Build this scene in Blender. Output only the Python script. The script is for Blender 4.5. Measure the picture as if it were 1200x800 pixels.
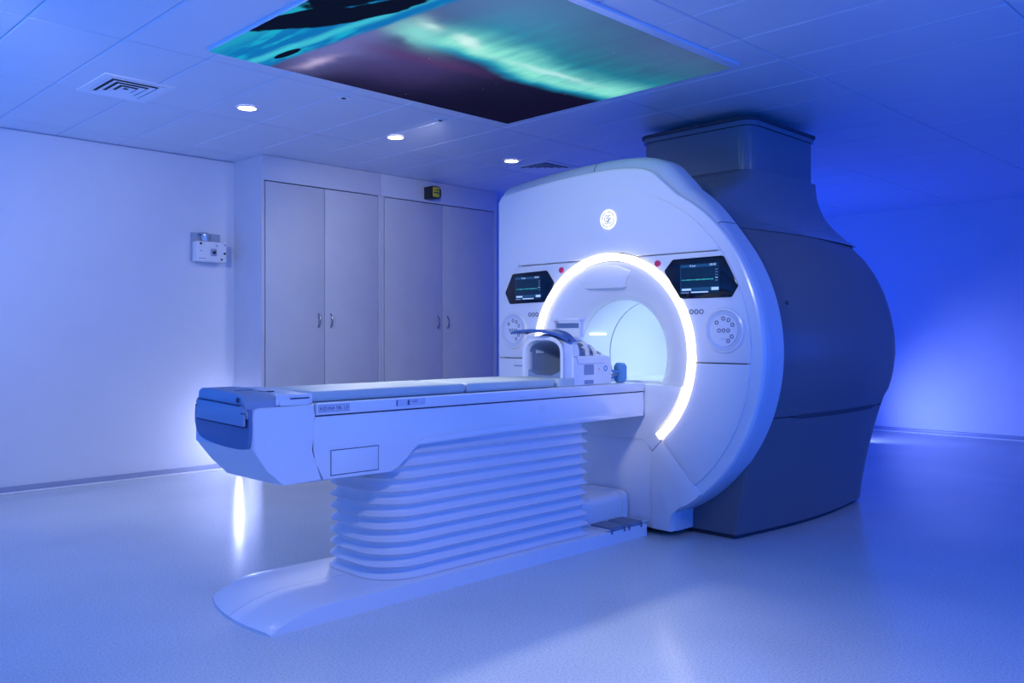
import bpy, bmesh, math, random
from mathutils import Vector, Matrix
PI = math.pi
S = bpy.context.scene
for o in list(bpy.data.objects):
    bpy.data.objects.remove(o, do_unlink=True)
C = S.collection

# ------------------------------------------------------------------ camera
F, HZ, H = 1010.0, 393.0, 1.2
_n = math.hypot(1020, 1010)
FX, FY = 1010 / _n, 1020 / _n
cam_d = bpy.data.cameras.new('camera')
cam = bpy.data.objects.new('camera', cam_d)
C.objects.link(cam)
cam.location = (0, 0, H)
cam.rotation_euler = (PI / 2, 0, -math.atan2(FX, FY))
cam_d.sensor_width = 36.0
cam_d.lens = F / 1200 * 36
cam_d.shift_y = (HZ - 400) / 1200
cam_d.clip_start = 0.05
S.camera = cam

# ------------------------------------------------------------------ world, exposure
w = bpy.data.worlds.new('world')
S.world = w
w.use_nodes = True
w.node_tree.nodes['Background'].inputs[0].default_value = (0.02, 0.03, 0.1, 1)
w.node_tree.nodes['Background'].inputs[1].default_value = 0.2
S.view_settings.view_transform = 'Standard'
S.view_settings.look = 'None'
S.view_settings.gamma = 1.0
S.view_settings.use_curve_mapping = False
S.view_settings.exposure = 0.0

# ------------------------------------------------------------------ large lights
def aim(o, d):
    o.rotation_euler = Vector(d).to_track_quat('-Z', 'Y').to_euler()

def area(name, loc, d, sx, sy, col, power, spread=180):
    l = bpy.data.lights.new(name, 'AREA')
    l.shape = 'RECTANGLE'; l.size = sx; l.size_y = sy
    l.color = col; l.energy = power; l.spread = math.radians(spread)
    o = bpy.data.objects.new(name, l); C.objects.link(o)
    o.location = loc; aim(o, d)
    return o

def spot(name, loc, d, col, power, angle, blend=0.6, radius=0.05, parent=None):
    l = bpy.data.lights.new(name, 'SPOT')
    l.color = col; l.energy = power; l.spot_size = math.radians(angle); l.spot_blend = blend
    l.shadow_soft_size = radius
    o = bpy.data.objects.new(name, l); C.objects.link(o)
    o.location = loc; aim(o, d)
    return o

# unseen blue area fills added behind and beside the photographer
area('fill_south', (2.4, -1.40, 1.5), (0.05, 1, 0.05), 5.0, 2.2, (0.0, 0.14, 1.0), 100)
area('fill_south_east', (8.0, -1.40, 1.3), (0.05, 1, 0.1), 4.5, 1.6, (0.0, 0.08, 1.0), 50)
area('fill_left', (-1.2, 5.0, 0.12), (0.22, 0, 1), 4.0, 0.3, (0.0, 0.19, 1.0), 112, 140)
# white fill spots added at ceiling height, without fixtures
WHITE = (0.91, 0.935, 1.0)
spot('fill_front', (0.3, 2.0, 2.70), (0.92, 0.35, -0.265), WHITE, 380, 34, 0.8, 0.25)
spot('fill_back', (0.7, 4.1, 2.68), (2.3, 3.2, -1.6), WHITE, 150, 74, 0.9, 0.2)
spot('fill_cabinet', (4.04, 4.82, 2.70), (0.95, 2.0, -1.2), WHITE, 52, 94, 0.9, 0.1)  # added fill for the cupboards, set at the right ceiling sensor, no lamp there
spot('spot_floor', (1.4, 1.3, 2.70), (0.15, 0.1, -1), WHITE, 125, 110, 0.9, 0.3)
spot('fill_table', (3.21, 4.82, 2.70), (-0.42, -1.40, -1.75), WHITE, 215, 43, 1.0, 0.12)  # added fill for the table top, set at the left ceiling sensor
spot('spot_side', (4.6, 0.2, 2.70), (0.9, 2.3, -1.45), WHITE, 38, 65, 0.9, 0.2)
# blue floor floods behind the scanner aimed at the right wall
spot('flood_rear', (9.5, 4.4, 0.14), (1.5, -1.12, 0.08), (0.22, 0.31, 1.0), 125, 92, 1.0, 0.05)
area('wash_rear', (8.6, 5.6, 0.15), (0.4, -0.1, 1), 2.0, 0.4, (0, 0.05, 1), 66)

# ------------------------------------------------------------------ materials
MATS = {}
def mat(name, col, rough=0.5, metal=0.0, noise=0.0, nscale=8.0, bump=0.0, bscale=200.0, emit=None, estr=0.0,
        coat=0.0, spec=0.5, alpha=1.0, trans=0.0):
    if name in MATS:
        return MATS[name]
    m = bpy.data.materials.new(name); m.use_nodes = True
    nt = m.node_tree; b = nt.nodes['Principled BSDF']
    b.inputs['Base Color'].default_value = (*col, 1)
    b.inputs['Roughness'].default_value = rough
    b.inputs['Metallic'].default_value = metal
    b.inputs['Specular IOR Level'].default_value = spec
    b.inputs['Coat Weight'].default_value = coat
    b.inputs['Coat Roughness'].default_value = 0.15
    b.inputs['Alpha'].default_value = alpha
    b.inputs['Transmission Weight'].default_value = trans
    if emit:
        b.inputs['Emission Color'].default_value = (*emit, 1)
        b.inputs['Emission Strength'].default_value = estr
    if noise or bump:
        tc = nt.nodes.new('ShaderNodeTexCoord')
    if noise:
        n = nt.nodes.new('ShaderNodeTexNoise'); n.inputs['Scale'].default_value = nscale
        n.inputs['Detail'].default_value = 5
        nt.links.new(tc.outputs['Object'], n.inputs['Vector'])
        r = nt.nodes.new('ShaderNodeValToRGB')
        r.color_ramp.elements[0].position = 0.3; r.color_ramp.elements[1].position = 0.7
        r.color_ramp.elements[0].color = (*[max(0, c * (1 - noise)) for c in col], 1)
        r.color_ramp.elements[1].color = (*[min(1, c * (1 + noise)) for c in col], 1)
        nt.links.new(n.outputs['Fac'], r.inputs['Fac'])
        nt.links.new(r.outputs['Color'], b.inputs['Base Color'])
    if bump:
        n2 = nt.nodes.new('ShaderNodeTexNoise'); n2.inputs['Scale'].default_value = bscale
        nt.links.new(tc.outputs['Object'], n2.inputs['Vector'])
        bp = nt.nodes.new('ShaderNodeBump'); bp.inputs['Strength'].default_value = bump
        bp.inputs['Distance'].default_value = 0.002
        nt.links.new(n2.outputs['Fac'], bp.inputs['Height'])
        nt.links.new(bp.outputs['Normal'], b.inputs['Normal'])
    MATS[name] = m
    return m

M_wall = mat('wall_paint', (0.72, 0.73, 0.78), 0.55, noise=0.02, nscale=2.0, bump=0.05)
M_ceil = mat('ceiling_tile_metal', (0.70, 0.71, 0.76), 0.38, noise=0.015, nscale=3.0)
M_gap = mat('ceiling_joint', (0.36, 0.38, 0.45), 0.8)
M_cab = mat('cabinet_laminate', (0.54, 0.56, 0.63), 0.5, noise=0.025, nscale=5.0)
M_cabs = mat('cabinet_carcass', (0.58, 0.60, 0.67), 0.5, noise=0.02, nscale=5.0)
M_dark = mat('dark_gap', (0.02, 0.022, 0.03), 0.7)
M_base = mat('baseboard_vinyl', (0.33, 0.37, 0.50), 0.4)
M_white = mat('white_plastic', (0.80, 0.81, 0.84), 0.28, noise=0.008, nscale=2.0, coat=0.25)
M_whitem = mat('white_matte_plastic', (0.78, 0.79, 0.82), 0.42)
M_shell = mat('gantry_white_cover', (0.80, 0.80, 0.82), 0.25, noise=0.008, nscale=1.5, coat=0.3)
M_rim = mat('gantry_pale_rim', (0.50, 0.58, 0.70), 0.32)
M_side = mat('gantry_grey_cover', (0.125, 0.135, 0.16), 0.36, noise=0.03, nscale=1.5, coat=0.15)
M_turret = mat('turret_grey_plastic', (0.15, 0.20, 0.26), 0.22, noise=0.04, nscale=2.0, coat=0.4)
M_core = mat('gantry_dark_core', (0.05, 0.06, 0.08), 0.6)
M_slate = mat('slate_blue_plastic', (0.14, 0.21, 0.36), 0.4)
M_slate2 = mat('mid_blue_grey_plastic', (0.34, 0.40, 0.50), 0.4)
M_pad = mat('mattress_vinyl', (0.55, 0.62, 0.60), 0.5, noise=0.03, nscale=6.0, bump=0.1, bscale=120)
M_bellow = mat('bellows_vinyl', (0.74, 0.75, 0.80), 0.45)
M_pedal = mat('pedal_rubber', (0.17, 0.22, 0.30), 0.6, bump=0.3, bscale=300)
M_line = mat('seam_line', (0.05, 0.06, 0.12), 0.6)
M_print = mat('printed_mark', (0.07, 0.09, 0.20), 0.6)
M_printg = mat('printed_grey_mark', (0.33, 0.36, 0.48), 0.6)
M_steel = mat('handle_steel', (0.30, 0.31, 0.35), 0.35, metal=0.8)
M_chrome = mat('polished_steel', (0.75, 0.75, 0.78), 0.18, metal=1.0)
M_black = mat('black_plastic', (0.008, 0.008, 0.01), 0.35)
M_yellow = mat('yellow_label', (0.62, 0.52, 0.03), 0.5, emit=(0.6, 0.5, 0.02), estr=0.0)
M_screen = mat('black_display_glass', (0.004, 0.005, 0.010), 0.08)
M_red = mat('red_button', (0.70, 0.03, 0.12), 0.4)
M_ring = mat('ring_light_diffuser', (1, 0.95, 0.9), 0.5, emit=(1.0, 0.93, 0.88), estr=2.0)
M_logo = mat('logo_backlight', (1, 1, 1), 0.5, emit=(1.0, 0.98, 1.0), estr=0.80)
M_logol = mat('logo_line', (0.06, 0.06, 0.07), 0.6)
M_lens = mat('downlight_lens', (1, 1, 1), 0.5, emit=(1.0, 0.93, 0.90), estr=9.0)
M_trim = mat('downlight_trim', (0.80, 0.80, 0.84), 0.4)
M_bore = mat('bore_liner', (0.80, 0.83, 0.86), 0.35)
M_led = mat('bore_led', (1, 1, 1), 0.5, emit=(0.8, 0.97, 1.0), estr=2.0)
M_lamp = mat('floor_lamp_tube', (1, 1, 1), 0.5, emit=(0.50, 0.55, 1.0), estr=26.0)
M_visor = mat('coil_visor_blue', (0.05, 0.13, 0.36), 0.3)
M_coilin = mat('coil_inner_grey', (0.25, 0.33, 0.48), 0.5)
M_label = mat('pale_label', (0.60, 0.63, 0.74), 0.5)
M_groove = mat('dial_groove_plastic', (0.60, 0.66, 0.78), 0.35)
M_plug = mat('plug_blue', (0.10, 0.30, 0.60), 0.4)
M_orange = mat('orange_dot', (0.85, 0.45, 0.30), 0.5)
M_sbg = mat('screen_navy', (0.002, 0.006, 0.015), 0.15, emit=(0.003, 0.014, 0.035), estr=1.0)
M_sbar = mat('screen_bar', (0.006, 0.03, 0.07), 0.15, emit=(0.010, 0.05, 0.12), estr=1.0)
M_stxt = mat('screen_white', (0.5, 0.6, 0.7), 0.3, emit=(0.22, 0.34, 0.48), estr=1.0)
M_sgrn = mat('screen_green', (0.05, 0.4, 0.3), 0.3, emit=(0.02, 0.17, 0.12), estr=1.0)

def floor_mat():
    m = bpy.data.materials.new('speckled_vinyl_floor'); m.use_nodes = True
    nt = m.node_tree; b = nt.nodes['Principled BSDF']; L = nt.links
    tc = nt.nodes.new('ShaderNodeTexCoord')
    n1 = nt.nodes.new('ShaderNodeTexNoise'); n1.inputs['Scale'].default_value = 110; n1.inputs['Detail'].default_value = 3
    n2 = nt.nodes.new('ShaderNodeTexNoise'); n2.inputs['Scale'].default_value = 0.9; n2.inputs['Detail'].default_value = 2
    n3 = nt.nodes.new('ShaderNodeTexNoise'); n3.inputs['Scale'].default_value = 45; n3.inputs['Detail'].default_value = 2
    for n in (n1, n2, n3):
        L.new(tc.outputs['Object'], n.inputs['Vector'])
    r = nt.nodes.new('ShaderNodeValToRGB')
    e = r.color_ramp.elements
    e[0].position = 0.32; e[0].color = (0.52, 0.56, 0.57, 1)
    e[1].position = 0.56; e[1].color = (0.69, 0.73, 0.73, 1)
    L.new(n1.outputs['Fac'], r.inputs['Fac'])
    mx = nt.nodes.new('ShaderNodeMix'); mx.data_type = 'RGBA'; mx.blend_type = 'MULTIPLY'
    r2 = nt.nodes.new('ShaderNodeValToRGB')
    r2.color_ramp.elements[0].position = 0.3; r2.color_ramp.elements[0].color = (0.86, 0.86, 0.88, 1)
    r2.color_ramp.elements[1].position = 0.7; r2.color_ramp.elements[1].color = (1, 1, 1, 1)
    L.new(n2.outputs['Fac'], r2.inputs['Fac'])
    mx.inputs['Factor'].default_value = 1.0
    L.new(r.outputs['Color'], mx.inputs['A']); L.new(r2.outputs['Color'], mx.inputs['B'])
    L.new(mx.outputs['Result'], b.inputs['Base Color'])
    rr = nt.nodes.new('ShaderNodeMapRange')
    rr.inputs['To Min'].default_value = 0.16; rr.inputs['To Max'].default_value = 0.24
    L.new(n3.outputs['Fac'], rr.inputs['Value']); L.new(rr.outputs['Result'], b.inputs['Roughness'])
    bp = nt.nodes.new('ShaderNodeBump'); bp.inputs['Strength'].default_value = 0.02; bp.inputs['Distance'].default_value = 0.002
    L.new(n3.outputs['Fac'], bp.inputs['Height']); L.new(bp.outputs['Normal'], b.inputs['Normal'])
    return m
M_floor = floor_mat()

# --- tiny expression builder for node maths
class X:
    nt = None
    def __init__(s, v): s.v = v
    @staticmethod
    def op(kind, *a):
        n = X.nt.nodes.new('ShaderNodeMath'); n.operation = kind
        for i, q in enumerate(a):
            q = q.v if isinstance(q, X) else q
            if isinstance(q, (int, float)): n.inputs[i].default_value = q
            else: X.nt.links.new(q, n.inputs[i])
        return X(n.outputs[0])
    def __add__(s, o): return X.op('ADD', s, o)
    __radd__ = __add__
    def __sub__(s, o): return X.op('SUBTRACT', s, o)
    def __rsub__(s, o): return X.op('SUBTRACT', o, s)
    def __mul__(s, o): return X.op('MULTIPLY', s, o)
    __rmul__ = __mul__
    def exp(s): return X.op('EXPONENT', s)
    def sin(s): return X.op('SINE', s)
    def step(s, a, b):   # smoothstep a..b
        n = X.nt.nodes.new('ShaderNodeMapRange'); n.interpolation_type = 'SMOOTHSTEP'
        X.nt.links.new(s.v, n.inputs['Value'])
        n.inputs['From Min'].default_value = a; n.inputs['From Max'].default_value = b
        return X(n.outputs['Result'])

def art_mat():
    """night sky over a lit sea with rocks, printed on a backlit panel: u along X (0..2.23), v along Y (0..1.82)"""
    m = bpy.data.materials.new('backlit_sky_print'); m.use_nodes = True
    nt = m.node_tree; X.nt = nt; b = nt.nodes['Principled BSDF']
    tc = nt.nodes.new('ShaderNodeTexCoord')
    sp = nt.nodes.new('ShaderNodeSeparateXYZ'); nt.links.new(tc.outputs['Object'], sp.inputs[0])
    u, v = X(sp.outputs[0]), X(sp.outputs[1])
    def noise(scale, detail=4, sx=1.0, sy=1.0, off=0.0):
        mp = nt.nodes.new('ShaderNodeMapping'); nt.links.new(tc.outputs['Object'], mp.inputs['Vector'])
        mp.inputs['Scale'].default_value = (sx, sy, 1); mp.inputs['Location'].default_value = (off, off * 0.7, 0)
        n = nt.nodes.new('ShaderNodeTexNoise'); n.inputs['Scale'].default_value = scale; n.inputs['Detail'].default_value = detail
        nt.links.new(mp.outputs[0], n.inputs['Vector'])
        return X(n.outputs['Fac']) - 0.5
    n1, n2, n3 = noise(2.2), noise(7, 5, off=3.0), noise(5, 3, 3.0, 0.5, off=7.0)
    wu, wv = u + n1 * 0.30, v + n2 * 0.10
    def blob(cu, cv, au, av, ang=0.0, U=wu, V=wv, k=1.0):
        ca, sa = math.cos(ang), math.sin(ang)
        p = ((U - cu) * ca + (V - cv) * sa) * (1 / au)
        q = ((V - cv) * ca - (U - cu) * sa) * (1 / av)
        return ((p * p + q * q) * -1.0).exp() * k
    def lay(base, col, fac):
        n = nt.nodes.new('ShaderNodeMix'); n.data_type = 'RGBA'; n.clamp_factor = True
        nt.links.new(fac.v, n.inputs['Factor'])
        if isinstance(base, tuple): n.inputs['A'].default_value = (*base, 1)
        else: nt.links.new(base, n.inputs['A'])
        n.inputs['B'].default_value = (*col, 1)
        return n.outputs['Result']
    c = (0.005, 0.004, 0.020)
    c = lay(c, (0.060, 0.045, 0.17), blob(0.75, 1.25, 0.50, 0.42))              # violet sky by the sea
    c = lay(c, (0.14, 0.15, 0.42), blob(0.45, 1.25, 0.22, 0.70))
    c = lay(c, (0.09, 0.20, 0.44), blob(0.75, 0.15, 0.70, 0.55))                # grey blue sky
    c = lay(c, (0.065, 0.085, 0.25), blob(1.75, 0.05, 0.95, 0.42))
    c = lay(c, (0.10, 0.03, 0.13), blob(0.95, 1.12, 0.40, 0.08, -0.1, k=0.55))
    d = 1.03 - v + (wu * 4.2 + 0.6).sin() * 0.055 + n1 * 0.20                   # distance above the ribbon's lower edge
    inside = d.step(-0.03, 0.09) * (u + n1 * 0.3).step(0.50, 0.90)
    c = lay(c, (0.010, 0.24, 0.44), inside * (d * -2.3).exp() * 1.0)
    c = lay(c, (0.02, 0.44, 0.52), inside * d.step(0.03, 0.14) * (d * -3.0).exp() * 1.4 * (n3 * 1.6 + 0.95))
    c = lay(c, (0.26, 0.80, 0.66), d.step(0.06, 0.18) * inside * (1.0 - d.step(0.16, 0.52)) * (0.85 + n3 * 1.2))
    c = lay(c, (0.24, 0.70, 0.66), blob(0.60, 0.82, 0.24, 0.11, 0.5, k=0.95))
    c = lay(c, (0.66, 0.93, 0.90), blob(0.93, 0.74, 0.13, 0.05, 0.4, k=0.9))
    c = lay(c, (0.50, 0.84, 0.84), blob(1.62, 0.80, 0.36, 0.035, -0.05, k=0.8))
    c = lay(c, (0.55, 0.84, 0.82), blob(0.58, 0.70, 0.10, 0.05, 0.3, k=0.8))
    c = lay(c, (0.06, 0.05, 0.16), blob(0.66, 1.00, 0.10, 0.06, 0.5, k=0.7))
    c = lay(c, (0.55, 0.45, 0.72), blob(0.52, 1.60, 0.05, 0.16, 0.2, k=0.8))
    # sea strip
    edge = u + n3 * 0.07 + v * 0.09
    sea = 1.0 - (edge).step(0.495, 0.545)
    c = lay(c, (0.004, 0.17, 0.46), sea)
    c = lay(c, (0.010, 0.42, 0.62), sea * (n3 + 0.0).step(-0.02, 0.16) * 0.9)
    c = lay(c, (0.06, 0.62, 0.72), sea * (edge.step(0.36, 0.41) - edge.step(0.42, 0.47)) * 0.75)
    c = lay(c, (0.02, 0.44, 0.58), sea * (1.0 - edge.step(0.10, 0.28)) * 0.75)
    # rocks
    wob = n2 * 0.22
    def rock(cu, cv, au, av, ang):
        ca, sa = math.cos(ang), math.sin(ang)
        p = ((u - cu) * ca + (v - cv) * sa) * (1 / au)
        q = ((v - cv) * ca - (u - cu) * sa) * (1 / av)
        return 1.0 - (p * p + q * q + wob * 4.0).step(0.75, 1.0)
    for r in ((0.09, 1.08, 0.085, 0.36, 0.30), (0.25, 0.82, 0.085, 0.44, 0.30), (0.10, 0.55, 0.16, 0.40, 0.2), (0.318, 1.58, 0.028, 0.13, 0.06)):
        c = lay(c, (0.002, 0.004, 0.010), rock(*r))
    # stars
    vo = nt.nodes.new('ShaderNodeTexVoronoi'); vo.inputs['Scale'].default_value = 9
    nt.links.new(tc.outputs['Object'], vo.inputs['Vector'])
    star = (1.0 - X(vo.outputs['Distance']).step(0.02, 0.05)) * (1.0 - sea) * 0.5
    c = lay(c, (0.5, 0.5, 0.65), star)
    nt.links.new(c, b.inputs['Emission Color'])
    b.inputs['Emission Strength'].default_value = 1.0
    b.inputs['Base Color'].default_value = (0.01, 0.01, 0.015, 1)
    b.inputs['Roughness'].default_value = 0.35
    b.inputs['Specular IOR Level'].default_value = 0.0
    return m
M_art = art_mat()

# ------------------------------------------------------------------ geometry helpers
OFF = {}
def bm_new(): return bmesh.new()

def finish(name, bm, material, parent=None, angle=35, recalc=True, origin=None):
    if recalc:
        bmesh.ops.recalc_face_normals(bm, faces=bm.faces[:])
    off = OFF[parent] if parent is not None else (Vector(origin) if origin is not None else Vector((0, 0, 0)))
    if off.length:
        bmesh.ops.translate(bm, verts=bm.verts[:], vec=-off)
    me = bpy.data.meshes.new(name); bm.to_mesh(me); bm.free()
    me.materials.append(material)
    if angle:
        for p in me.polygons: p.use_smooth = len(p.vertices) <= 4
        me.set_sharp_from_angle(angle=math.radians(angle))
    o = bpy.data.objects.new(name, me); C.objects.link(o)
    if parent is not None: o.parent = parent
    elif origin is not None: o.location = origin
    OFF[o] = off
    return o

def thing(name, loc, label, cat, group=None):
    o = bpy.data.objects.new(name, None); C.objects.link(o)
    o.empty_display_size = 0.1
    o.location = loc; o['label'] = label; o['category'] = cat
    if group: o['group'] = group
    OFF[o] = Vector(loc)
    return o

def tag(o, label, cat, group=None):
    o['label'] = label; o['category'] = cat
    if group: o['group'] = group
    return o

def struct(o, label=None, cat=None):
    o['kind'] = 'structure'
    if label: o['label'] = label
    if cat: o['category'] = cat
    return o

def box(bm, x0, x1, y0, y1, z0, z1, bev=0.0, seg=2):
    vs = [bm.verts.new((x, y, z)) for z in (z0, z1) for x, y in ((x0, y0), (x1, y0), (x1, y1), (x0, y1))]
    fs = [(0, 3, 2, 1), (4, 5, 6, 7), (0, 1, 5, 4), (1, 2, 6, 5), (2, 3, 7, 6), (3, 0, 4, 7)]
    faces = [bm.faces.new([vs[i] for i in f]) for f in fs]
    if bev:
        es = {e for f in faces for e in f.edges}
        bmesh.ops.bevel(bm, geom=list(es), offset=bev, segments=seg, affect='EDGES', profile=0.5)
    return bm

def prism(bm, poly, axis, a0, a1, bev=0.0, seg=2, bev_back=False):
    """poly in the two other axes (x: (y,z); y: (x,z); z: (x,y)), extruded a0 -> a1, a0 side bevelled"""
    def p3(p, a):
        return {'x': (a, p[0], p[1]), 'y': (p[0], a, p[1]), 'z': (p[0], p[1], a)}[axis]
    A = [bm.verts.new(p3(p, a0)) for p in poly]
    B = [bm.verts.new(p3(p, a1)) for p in poly]
    fa = bm.faces.new(A); fb = bm.faces.new(B[::-1])
    n = len(poly)
    for i in range(n):
        bm.faces.new((A[i], B[i], B[(i + 1) % n], A[(i + 1) % n]))
    if bev:
        es = list(fa.edges) + (list(fb.edges) if bev_back else [])
        bmesh.ops.bevel(bm, geom=es, offset=bev, segments=seg, affect='EDGES', profile=0.5)
    return bm

def cyl(bm, c, axis, r, a0, a1, n=32, bev=0.0, r2=None):
    poly = [(c[0] + r * math.cos(2 * PI * i / n), c[1] + r * math.sin(2 * PI * i / n)) for i in range(n)]
    return prism(bm, poly, axis, a0, a1, bev)

def ringband(bm, cy, cz, prof, t0, t1, n, closed_prof=True):
    """sweep a profile of (r, x) points about the X axis through (cy, cz) from angle t0 to t1"""
    rows = []
    full = abs((t1 - t0) - 2 * PI) < 1e-6
    cnt = n if full else n + 1
    for i in range(cnt):
        t = t0 + (t1 - t0) * i / n
        rows.append([bm.verts.new((x, cy + r * math.cos(t), cz + r * math.sin(t))) for r, x in prof])
    m = len(prof)
    for i in range(n):
        a, b = rows[i], rows[(i + 1) % cnt]
        for j in range(m if closed_prof else m - 1):
            bm.faces.new((a[j], a[(j + 1) % m], b[(j + 1) % m], b[j]))
    if not full and closed_prof:
        bm.faces.new(rows[0]); bm.faces.new(rows[-1][::-1])
    return bm

def tube(bm, pts, r, n=8):
    pts = [Vector(p) for p in pts]
    rows = []
    for i, p in enumerate(pts):
        d = (pts[min(i + 1, len(pts) - 1)] - pts[max(i - 1, 0)]).normalized()
        a = d.cross(Vector((0, 0, 1)))
        if a.length < 1e-3: a = d.cross(Vector((0, 1, 0)))
        a.normalize(); b = d.cross(a)
        rows.append([bm.verts.new(p + a * (r * math.cos(2 * PI * k / n)) + b * (r * math.sin(2 * PI * k / n))) for k in range(n)])
    for i in range(len(rows) - 1):
        for k in range(n):
            bm.faces.new((rows[i][k], rows[i][(k + 1) % n], rows[i + 1][(k + 1) % n], rows[i + 1][k]))
    bm.faces.new(rows[0][::-1]); bm.faces.new(rows[-1])
    return bm

def text(name, s, size, origin, ux, uz, material, parent, thick=0.0004):
    """flat lettering: origin = lower left corner, ux = reading direction, uz = up"""
    cu = bpy.data.curves.new('lettering', 'FONT'); cu.body = s; cu.size = size; cu.extrude = thick
    cu.resolution_u = 3
    to = bpy.data.objects.new('lettering', cu); C.objects.link(to)
    dg = bpy.context.evaluated_depsgraph_get()
    me = bpy.data.meshes.new_from_object(to.evaluated_get(dg))
    bpy.data.objects.remove(to, do_unlink=True)
    ux, uz = Vector(ux).normalized(), Vector(uz).normalized(); un = ux.cross(uz)
    mt = Matrix((( ux.x, uz.x, un.x, origin[0]), (ux.y, uz.y, un.y, origin[1]), (ux.z, uz.z, un.z, origin[2]), (0, 0, 0, 1)))
    bm = bmesh.new(); bm.from_mesh(me); bpy.data.meshes.remove(me)
    bmesh.ops.transform(bm, matrix=mt, verts=bm.verts[:])
    return finish(name, bm, material, parent, angle=0, recalc=False)

def arcpts(cy, cz, r, t0, t1, n):
    return [(cy + r * math.cos(t0 + (t1 - t0) * i / n), cz + r * math.sin(t0 + (t1 - t0) * i / n)) for i in range(n + 1)]

def spline(pts, n=6, closed=False):
    """Catmull-Rom through 2-D points"""
    out = []; N = len(pts)
    rng = range(N if closed else N - 1)
    for i in rng:
        g = lambda k: pts[k % N] if closed else pts[max(0, min(N - 1, k))]
        p0, p1, p2, p3 = g(i - 1), g(i), g(i + 1), g(i + 2)
        for j in range(n):
            t = j / n
            out.append(tuple(0.5 * (2 * p1[d] + (p2[d] - p0[d]) * t + (2 * p0[d] - 5 * p1[d] + 4 * p2[d] - p3[d]) * t * t
                                    + (3 * p1[d] - p0[d] - 3 * p2[d] + p3[d]) * t ** 3) for d in range(len(p1))))
    if not closed: out.append(tuple(pts[-1]))
    return out

def rrect(x0, x1, y0, y1, r, n=6):
    """rounded rectangle, counter-clockwise; r = radius or 4 radii (x0y0, x1y0, x1y1, x0y1)"""
    if not isinstance(r, (list, tuple)): r = [r] * 4
    out = []
    for (cx, cy, rr, t) in ((x0 + r[0], y0 + r[0], r[0], PI), (x1 - r[1], y0 + r[1], r[1], 1.5 * PI),
                            (x1 - r[2], y1 - r[2], r[2], 0), (x0 + r[3], y1 - r[3], r[3], 0.5 * PI)):
        for i in range(n + 1):
            a = t + 0.5 * PI * i / n
            out.append((cx + rr * math.cos(a), cy + rr * math.sin(a)))
    return out

def loft(bm, rows, closed=True, cap=True):
    V = [[bm.verts.new(p) for p in r] for r in rows]
    n = len(rows[0])
    for a, b in zip(V, V[1:]):
        for k in range(n if closed else n - 1):
            bm.faces.new((a[k], a[(k + 1) % n], b[(k + 1) % n], b[k]))
    if cap and closed:
        bm.faces.new(V[0][::-1]); bm.faces.new(V[-1])
    return bm

# ------------------------------------------------------------------ room shell
X0, X1, Y0, Y1, ZC = -1.6, 11.0, -1.6, 7.33, 2.77
b = box(bm_new(), X0 - .2, X1 + .2, Y0 - .2, Y1 + .2, -0.1, 0)
struct(finish('floor', b, M_floor, angle=0), 'speckled blue-grey vinyl floor', 'floor')
for nm, a, lab in (('wall_back', (X0 - .2, X1 + .2, Y1, Y1 + .2, 0, ZC + .2), 'plain painted wall behind the cupboards'),
              ('wall_right', (X1, X1 + .2, Y0 - .2, Y1, 0, ZC + .2), 'plain blue-lit wall behind the scanner'),
              ('wall_left', (X0 - .2, X0, Y0 - .2, Y1, 0, ZC + .2), 'wall beyond the left side'),
              ('wall_front', (X0, X1, Y0 - .2, Y0, 0, ZC + .2), 'wall behind the viewer')):
    struct(finish(nm, box(bm_new(), *a), M_wall, angle=0), lab, 'wall')
ceil = struct(finish('ceiling', box(bm_new(), X0, X1, Y0, Y1, ZC + 0.006, ZC + .2), M_gap, angle=0), 'white metal plank ceiling', 'ceiling')
# ceiling planks: joints every 0.465 m along X, 1.15 m along Y
xs = [X0] + [4.545 - 0.465 * k for k in range(13, -14, -1) if X0 + .05 < 4.545 - 0.465 * k < X1 - .05] + [X1]
ys = [Y0] + [3.55 + 1.15 * k for k in range(-5, 4) if Y0 + .05 < 3.55 + 1.15 * k < Y1 - .05] + [Y1]
tile_mesh = {}
for i in range(len(xs) - 1):
    for j in range(len(ys) - 1):
        dx, dy = xs[i + 1] - xs[i], ys[j + 1] - ys[j]
        key = (round(dx, 3), round(dy, 3))
        if key not in tile_mesh:
            bm = bm_new(); g = 0.002; bv = 0.007
            top = [(g, g), (dx - g, g), (dx - g, dy - g), (g, dy - g)]
            bot = [(g + bv, g + bv), (dx - g - bv, g + bv), (dx - g - bv, dy - g - bv), (g + bv, dy - g - bv)]
            T = [bm.verts.new((*p, 0.0055)) for p in top]; B = [bm.verts.new((*p, 0)) for p in bot]
            bm.faces.new(B)
            for k in range(4): bm.faces.new((T[k], T[(k + 1) % 4], B[(k + 1) % 4], B[k]))
            bmesh.ops.recalc_face_normals(bm, faces=bm.faces[:])
            for f in bm.faces:
                if f.normal.z > 0: f.normal_flip()
            me = bpy.data.meshes.new('ceiling_tile'); bm.to_mesh(me); bm.free()
            me.materials.append(M_ceil); tile_mesh[key] = me
        o = bpy.data.objects.new('ceiling_tile', tile_mesh[key]); C.objects.link(o)
        o.parent = ceil; o.location = (xs[i], ys[j], ZC)
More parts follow.
